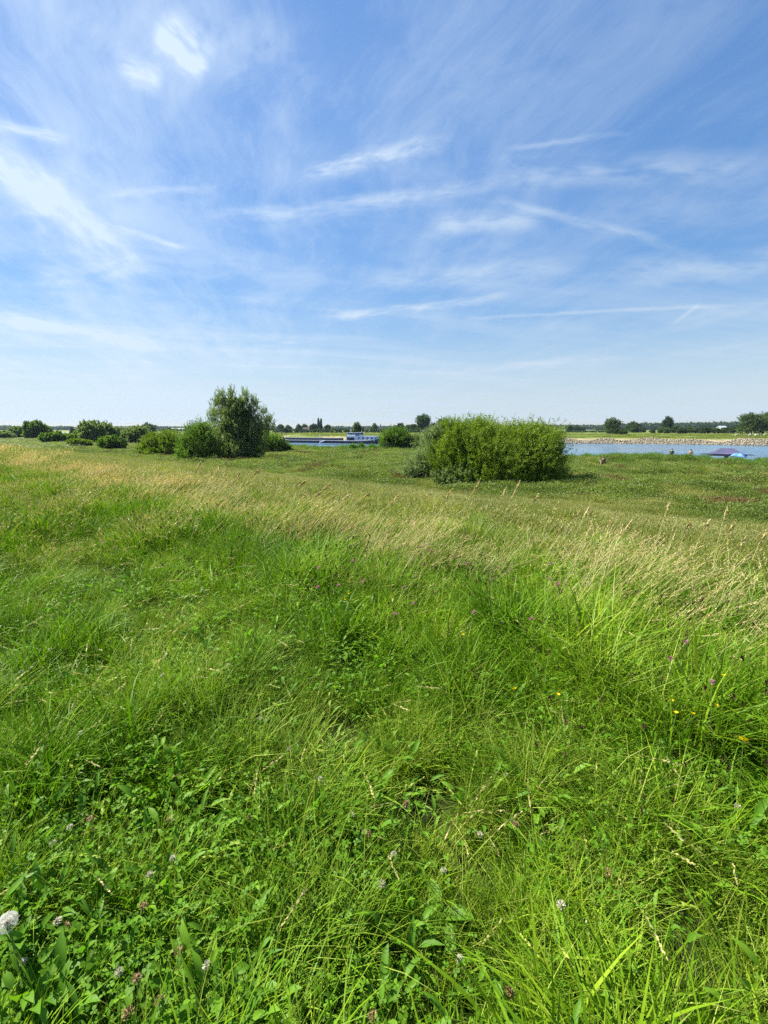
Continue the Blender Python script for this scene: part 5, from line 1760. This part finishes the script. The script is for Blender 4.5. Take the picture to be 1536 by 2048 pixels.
def far_tufts():
    """rough grass on the pasture across the water"""
    rng = np.random.default_rng(106)
    metas = []
    for i in range(3):
        V, f, t, _ = blades(rng, 60, 1.6, 0.3, 0.75, 0.07, 0.12, (0.0, 0.5), (0.1, 0.5), 1)
        metas.append(np_mesh('pasture_tuft', V, f, M['slope'], t))
    n = 14000
    x = rng.uniform(-120, 330, n)
    y = np.interp(x, FAR_X, FAR_Y) + 5.0 + rng.exponential(70, n)
    k = (np.abs(x) < y * 0.95) & (wob(x, y * 2.5, 40, 3) > -0.2)
    x, y = x[k], y[k]
    n = len(x)
    sc = rng.uniform(0.5, 1.2, n)
    rot = np.stack([np.zeros(n), np.zeros(n), rng.uniform(0, 6.28, n)], -1)
    scatter('pasture_grass', 'rough pasture grass across the river', patch_objects('patch_pasture', metas), np.stack([x, y, terrain(x, y)], -1), rot, np.stack([sc * 1.3, sc * 1.3, sc], -1), rng.integers(0, 3, n))


grass_near()
grass_mid()
dry_grass()
clover_leaves()
slope_and_plain()
far_tufts()


# ------------------------------------------------------------------ single flowers and plants
def head_mesh(name, n, r, lw, mat, rng, squash=1.0, lowcut=-0.6):
    d = unit(rng.normal(size=(n * 2, 3)))
    d = d[d[:, 2] > lowcut][:n]
    P = d * r * np.array([.35, .35, .35 * squash])
    V, f, t = leaf_cards(P, d + np.array([0, 0, .35]) + .15 * rng.normal(size=d.shape), np.full(len(d), r * .95), np.full(len(d), lw), rng, rng.random(len(d)), 0.3)
    V[:, 2] *= squash
    return np_mesh(name, V, f, mat, t)


def flower(name, label, cat, group, px, py, h, head, rng, size=1.0, tilt=0.25):
    """a flower whose head shows at a pixel: thing > stem, flower_head"""
    p = hit(px, py, h)
    lean = Vector((rng.normal(0, .05), rng.normal(0, .05), 0))
    r = empty(name, p - lean, 0, label, cat, group)
    top = Vector((lean.x, lean.y, h))
    MB().tube([(0, 0, -0.01), (lean.x * .3, lean.y * .3, h * .5), tuple(top)], [0.0016, 0.0014, 0.0012], 5).build('stem', M['stem'], r)
    o = obj('flower_head', head, r, top)
    o.rotation_euler = (rng.normal(0, tilt), rng.normal(0, tilt), rng.uniform(0, 6.28))
    o.scale = (size, size, size)
    return r


def buttercup_mesh():
    mb = MB()
    for k in range(5):
        a = 1.2566 * k
        ca, sa = math.cos(a), math.sin(a)
        def q(r, w, z):
            return (r * ca - w * sa, r * sa + w * ca, z)
        mb.add([q(.001, 0, 0), q(.006, .0055, .004), q(.011, .0062, .0085), q(.0125, 0, .0095), q(.011, -.0062, .0085), q(.006, -.0055, .004)], [(0, 1, 2, 3), (0, 3, 4, 5)])
    mb.ball((0, 0, .003), .0028, 6, 4)
    return mb.mesh('flower_head', M['petal_yellow'])


ORD = 'first second third fourth fifth sixth seventh eighth ninth tenth eleventh twelfth thirteenth fourteenth fifteenth sixteenth seventeenth eighteenth nineteenth twentieth twenty-first twenty-second twenty-third twenty-fourth twenty-fifth twenty-sixth twenty-seventh twenty-eighth twenty-ninth thirtieth thirty-first thirty-second thirty-third thirty-fourth'.split()


def nth(pts, p):
    """place of a pixel counted from the left among all of its kind"""
    return ORD[sorted(pts).index(p)]


def flowers():
    rng = np.random.default_rng(55)
    white = [head_mesh('flower_head', 70, .0125, .0042, M['petal_white'], rng, 0.95) for _ in range(3)]
    faded = [head_mesh('flower_head', 50, .0105, .0045, M['petal_faded'], rng, 1.05) for _ in range(2)]
    pink = [head_mesh('flower_head', 70, .014, .0040, M['petal_pink'], rng, 1.0) for _ in range(3)]
    but = buttercup_mesh()
    gw = 'white clover flowers in the grass'
    named = {
        (299, 1751): 'round white clover head above the leafy lower left corner',
        (413, 1938): 'lone white clover head right of the broad lower left leaves',
        (238, 1952): 'white clover head left of two faded ones at the lower left',
        (919, 1925): 'pinkish white clover head low in the middle of the grass',
        (1122, 1813): 'white clover head on the right side of the foreground grass',
        (887, 1746): 'white clover head beside the dark hollow in the foreground',
        (116, 1846): 'white clover head just right of the dandelion clock',
        (48, 1929): 'white clover head below the dandelion clock',
        (704, 1632): 'white clover head beside a bent grass stalk in the middle',
        (764, 1774): 'white clover head inside the dark hollow of the foreground',
        (325, 1351): 'white clover head on the left side halfway up the meadow',
        (405, 1217): 'white clover head near the silvery lodged grass tuft',
    }
    pts = list(named) + [(345, 1716), (787, 1710), (960, 1672), (1012, 1551), (106, 1690), (163, 1467), (140, 1655), (455, 1330), (520, 1440), (42, 1345), (100, 1300), (1005, 1245), (640, 1560), (578, 1500), (1475, 1615)]
    for i, (x, y) in enumerate(pts):
        lab = named.get((x, y), 'small white clover head in the grass, %s from the left of the white clovers' % nth(pts, (x, y)))
        flower('white_clover', lab, 'clover flower', gw, x, y, float(rng.uniform(.13, .2)), white[i % 3], rng, float(rng.uniform(.65, .9)))
    fpts = [(130, 1855), (272, 1957), (287, 1815), (358, 1905), (320, 2010), (258, 2035), (735, 1668), (1021, 1990), (1365, 2035), (745, 2035), (1215, 1750), (1032, 1650), (812, 1610), (500, 1640), (610, 1790), (180, 1640), (340, 1640)]
    for i, (x, y) in enumerate(fpts):
        flower('faded_clover', 'faded brownish clover head drooping in the foreground, %s from the left of the faded ones' % nth(fpts, (x, y)), 'clover flower', 'faded clover flowers in the foreground', x, y, float(rng.uniform(.12, .18)), faded[i % 2], rng, float(rng.uniform(.9, 1.15)), 0.6)
    named = {(727, 1163): 'pink clover head left of centre, standing clear of the grass', (677, 1171): 'pink clover head left of the clear standing one', (1423, 1366): 'pink clover head at the right among tall stalks',
             (1340, 1318): 'pale pink clover head under the bent brown stalk at the right', (1062, 1238): 'lone pink clover head right of centre below the golden band', (790, 1228): 'pink clover head lowest of the central group'}
    pts = list(named) + [(808, 1175), (832, 1153), (846, 1131), (786, 1098), (840, 1095), (862, 1101), (875, 1105), (934, 1128), (905, 1114), (986, 1158), (995, 1136), (948, 1225), (830, 1042), (827, 1207), (1098, 1157), (1102, 1128), (638, 1136), (618, 1081), (706, 1122), (635, 1175), (205, 1083), (230, 1095), (1372, 1286), (1115, 1170)]
    for i, (x, y) in enumerate(pts):
        flower('red_clover', named.get((x, y), 'pink clover head below the golden grass, %s from the left of the pink ones' % nth(pts, (x, y))), 'clover flower', 'red clover flowers below the golden band', x, y, float(rng.uniform(.32, .42)), pink[i % 3], rng, float(rng.uniform(.75, 1.05)))
    named = {(1486, 1486): 'largest yellow buttercup, near the right picture edge', (1352, 1427): 'yellow buttercup left of a pair at the right', (1385, 1429): 'yellow buttercup right of a pair at the right', (1432, 1412): 'yellow buttercup above the pair at the right',
             (1342, 1401): 'small half closed yellow buttercup above the pair at the right', (1116, 1393): 'yellow buttercup alone at the left of the right hand group', (1447, 1353): 'orange yellow buttercup beside a pink clover head at the right',
             (690, 1201): 'yellow buttercup in the middle below the pink clovers', (926, 1271): 'small yellow buttercup right of centre', (458, 1078): 'yellow buttercup at the left below the golden band'}
    for i, (x, y) in enumerate(named):
        big = 1.3 if i == 0 else 0.72
        flower('buttercup', named[(x, y)], 'buttercup', 'yellow buttercups', x, y, float(rng.uniform(.26, .34)), but, rng, big, 0.3)
    for (x, y, lb_) in [(699, 1188, 'tiny yellow buttercup just above the one in the middle below the pink clovers'), (224, 991, 'tiny yellow buttercup farthest away, on the left near the golden band'), (325, 1034, 'tiny yellow buttercup left of a close pair on the left side'),
                        (360, 1030, 'tiny yellow buttercup right of a close pair on the left side'), (1030, 1380, 'tiny yellow buttercup left of the lone one in the right hand group')]:
        flower('buttercup', lb_, 'buttercup', 'yellow buttercups', x, y, .3, but, rng, 0.9, 0.4)


flowers()


def dandelion():
    rng = np.random.default_rng(8)
    h = 0.26
    p = hit(16, 1852, h)
    r = empty('dandelion_clock', p, 0, 'white fluffy dandelion clock on a bare stalk at the lower left edge', 'dandelion')
    MB().tube([(0.05, -0.03, -0.01), (0.03, -0.015, .1), (0, 0, h - .006)], [.0032, .003, .0026], 7).build('stalk', M['stem'], r)
    MB().ball((0, 0, h), (.007, .007, .006), 8, 6).build('receptacle', M['seed'], r)
    n = 170
    d = unit(rng.normal(size=(n, 3)))
    d = d[d[:, 2] > -0.75]
    n = len(d)
    C0 = np.array([0, 0, h])
    # beak of each seed and its crown of hairs
    V1, f1, t1 = leaf_cards(C0 + d * .006, d, np.full(n, .0135), np.full(n, .0009), rng, rng.random(n))
    k = 10
    e1 = unit(np.cross(d, rng.normal(size=(n, 3)))); e2 = np.cross(d, e1)
    Vs = []
    for j in range(k):
        a = 6.283 * j / k
        q = unit(d * .55 + e1 * math.cos(a) + e2 * math.sin(a))
        V, f, t = leaf_cards(C0 + d * .0185, q, np.full(n, .0078), np.full(n, .00045), rng, rng.random(n))
        Vs.append((V, [f], t))
    V, F_, T = join([(V1, [f1], t1)] + Vs)
    obj('seed_head', np_mesh('seed_head', V, F_, M['fluff'], T), r)


dandelion()


def leaf_blade(L, W, lobed, rng, curl):
    """one broad leaf: midrib raised, outline lobed, tip curling down"""
    n = 12
    V = []; Fs = []
    for i in range(n + 1):
        f = i / n
        w = W * (math.sin(math.pi * min(1, f ** 0.75)) ** 0.8 + 0.05) * (1 - 0.15 * f)
        if lobed:
            w *= 0.55 + 0.55 * ((i % 2) == 0) if 0 < i < n - 1 else 1
        z = L * (0.55 * f - curl * f * f)
        x = L * f * (1 - 0.12 * f)
        V += [(x, -w / 2, z + w * .22), (x, 0, z), (x, w / 2, z + w * .22 + rng.normal(0, .002))]
    for i in range(n):
        a = i * 3
        Fs += [(a, a + 3, a + 4, a + 1), (a + 1, a + 4, a + 5, a + 2)]
    return MB().add(V, Fs).mesh('leaf', M['weed'], True)


def rosettes():
    rng = np.random.default_rng(12)
    spots = [
        (330, 1880, True, 0.17, 'dandelion_plant', 'dandelion rosette with toothed leaves in the middle of the leafy lower left corner', 'dandelion'),
        (215, 1900, True, 0.16, 'dandelion_plant', 'dandelion rosette with long flat leaves right of the dandelion clock', 'dandelion'),
        (70, 1990, False, 0.15, 'plantain_plant', 'broad leaved plantain in the extreme lower left corner', 'plantain'),
        (60, 1725, False, 0.15, 'plantain_plant', 'broad leaved plantain above the dandelion clock', 'plantain'),
        (160, 1600, False, 0.16, 'plantain_plant', 'broad leaved plantain on the left between two white clovers', 'plantain'),
        (440, 1800, True, 0.14, 'dandelion_plant', 'smaller dandelion rosette at the right border of the leafy corner', 'dandelion'),
        (1350, 1560, False, 0.17, 'dock_plant', 'dock plant with one long pale leaf at the right of the foreground', 'dock'),
        (880, 1830, False, 0.12, 'plantain_plant', 'small broad leaved plantain in the dark foreground hollow', 'plantain'),
    ]
    for (px, py, lob, L, nm, lab, cat) in spots:
        p = hit(px, py, 0.06)
        r = empty(nm, p + Vector((0, 0, .055)), float(rng.uniform(0, 6.28)), lab, cat, 'broad leaved rosettes in the foreground')
        k = 8
        for i in range(k):
            l = L * float(rng.uniform(.7, 1.15))
            me = leaf_blade(l, l * (.27 if lob else .36), lob, rng, float(rng.uniform(.15, .5)))
            at = me.attributes.new('tint', 'FLOAT', 'POINT')
            at.data.foreach_set('value', np.full(len(me.vertices), float(rng.uniform(.2, 1)), dtype=np.float32))
            o = obj('leaf', me, r)
            o.rotation_euler = (float(rng.normal(0, .2)), float(rng.uniform(-.2, .42)), 6.283 * i / k + float(rng.normal(0, .25)))


rosettes()


def tall_stalks():
    """the single dry stalks that stand clear above the golden band"""
    rng = np.random.default_rng(77)
    tips = [(1040, 962), (960, 958), (1012, 975), (1340, 1002), (1458, 1012), (1386, 1042), (1420, 1040), (1468, 1042), (1262, 1040), (1232, 1022), (1180, 1012), (1118, 1005), (1078, 988), (1160, 1020), (1490, 1072), (1530, 1060), (1300, 1072),
            (1330, 1068), (905, 978), (860, 985), (800, 988), (740, 985), (700, 990), (660, 968), (610, 962), (640, 985), (520, 938), (480, 945), (440, 930), (400, 925), (445, 1040), (1506, 1110)]
    for i, (px, py) in enumerate(tips):
        # root sits on the shoulder below the tip
        root = hit(px - 40 if px > 500 else px - 12, np.interp(px, [0, 200, 450, 800, 1000, 1250, 1536], [908, 940, 982, 1045, 1076, 1118, 1165]))
        tip = at_depth(px, py, root.y)
        h = max(tip.z - root.z, .3)
        dx = tip.x - root.x
        r = empty('grass_stalk', root, 0, ('tall dry grass stalk with the biggest double seed head, above the bush shadow' if i == 0 else 'tall dry grass stalk reaching farthest up at the right, bent over its tip' if i == 3 else
                  'tall dry grass stalk above the golden band, %s from the left of the tall stalks' % nth(tips, (px, py))), 'grass stalk', 'tall dry stalks above the golden band')
        n = 6
        pts = [(dx * (f ** 1.7), 0.02 * math.sin(f * 3 + i), h * f) for f in np.linspace(0, 1, n)]
        w = max(.0024, root.y * .00034)
        MB().tube(pts, [w, w, w * .9, w * .8, w * .7, w * .5], 4).build('stem', M['pale_straw'], r)
        P = np.array([pts])
        parts = []
        hl = float(rng.uniform(.15, .25)) * (1.25 if i == 0 else 1.0)
        hw = max(.015, root.y * .0026)
        V, f, t = seed_heads(rng, P, hl, hw, 24, open_=.25)
        V2, f2, t2 = seed_heads(rng, P - np.array([0, 0, .03]), hl * .8, hw * .8, 10, open_=.6)
        Vj, Fj, Tj = join([(V, [f], t), (V2, [f2], t2)])
        obj('seed_head', np_mesh('seed_head', Vj, Fj, M['straw'], Tj), r)


tall_stalks()
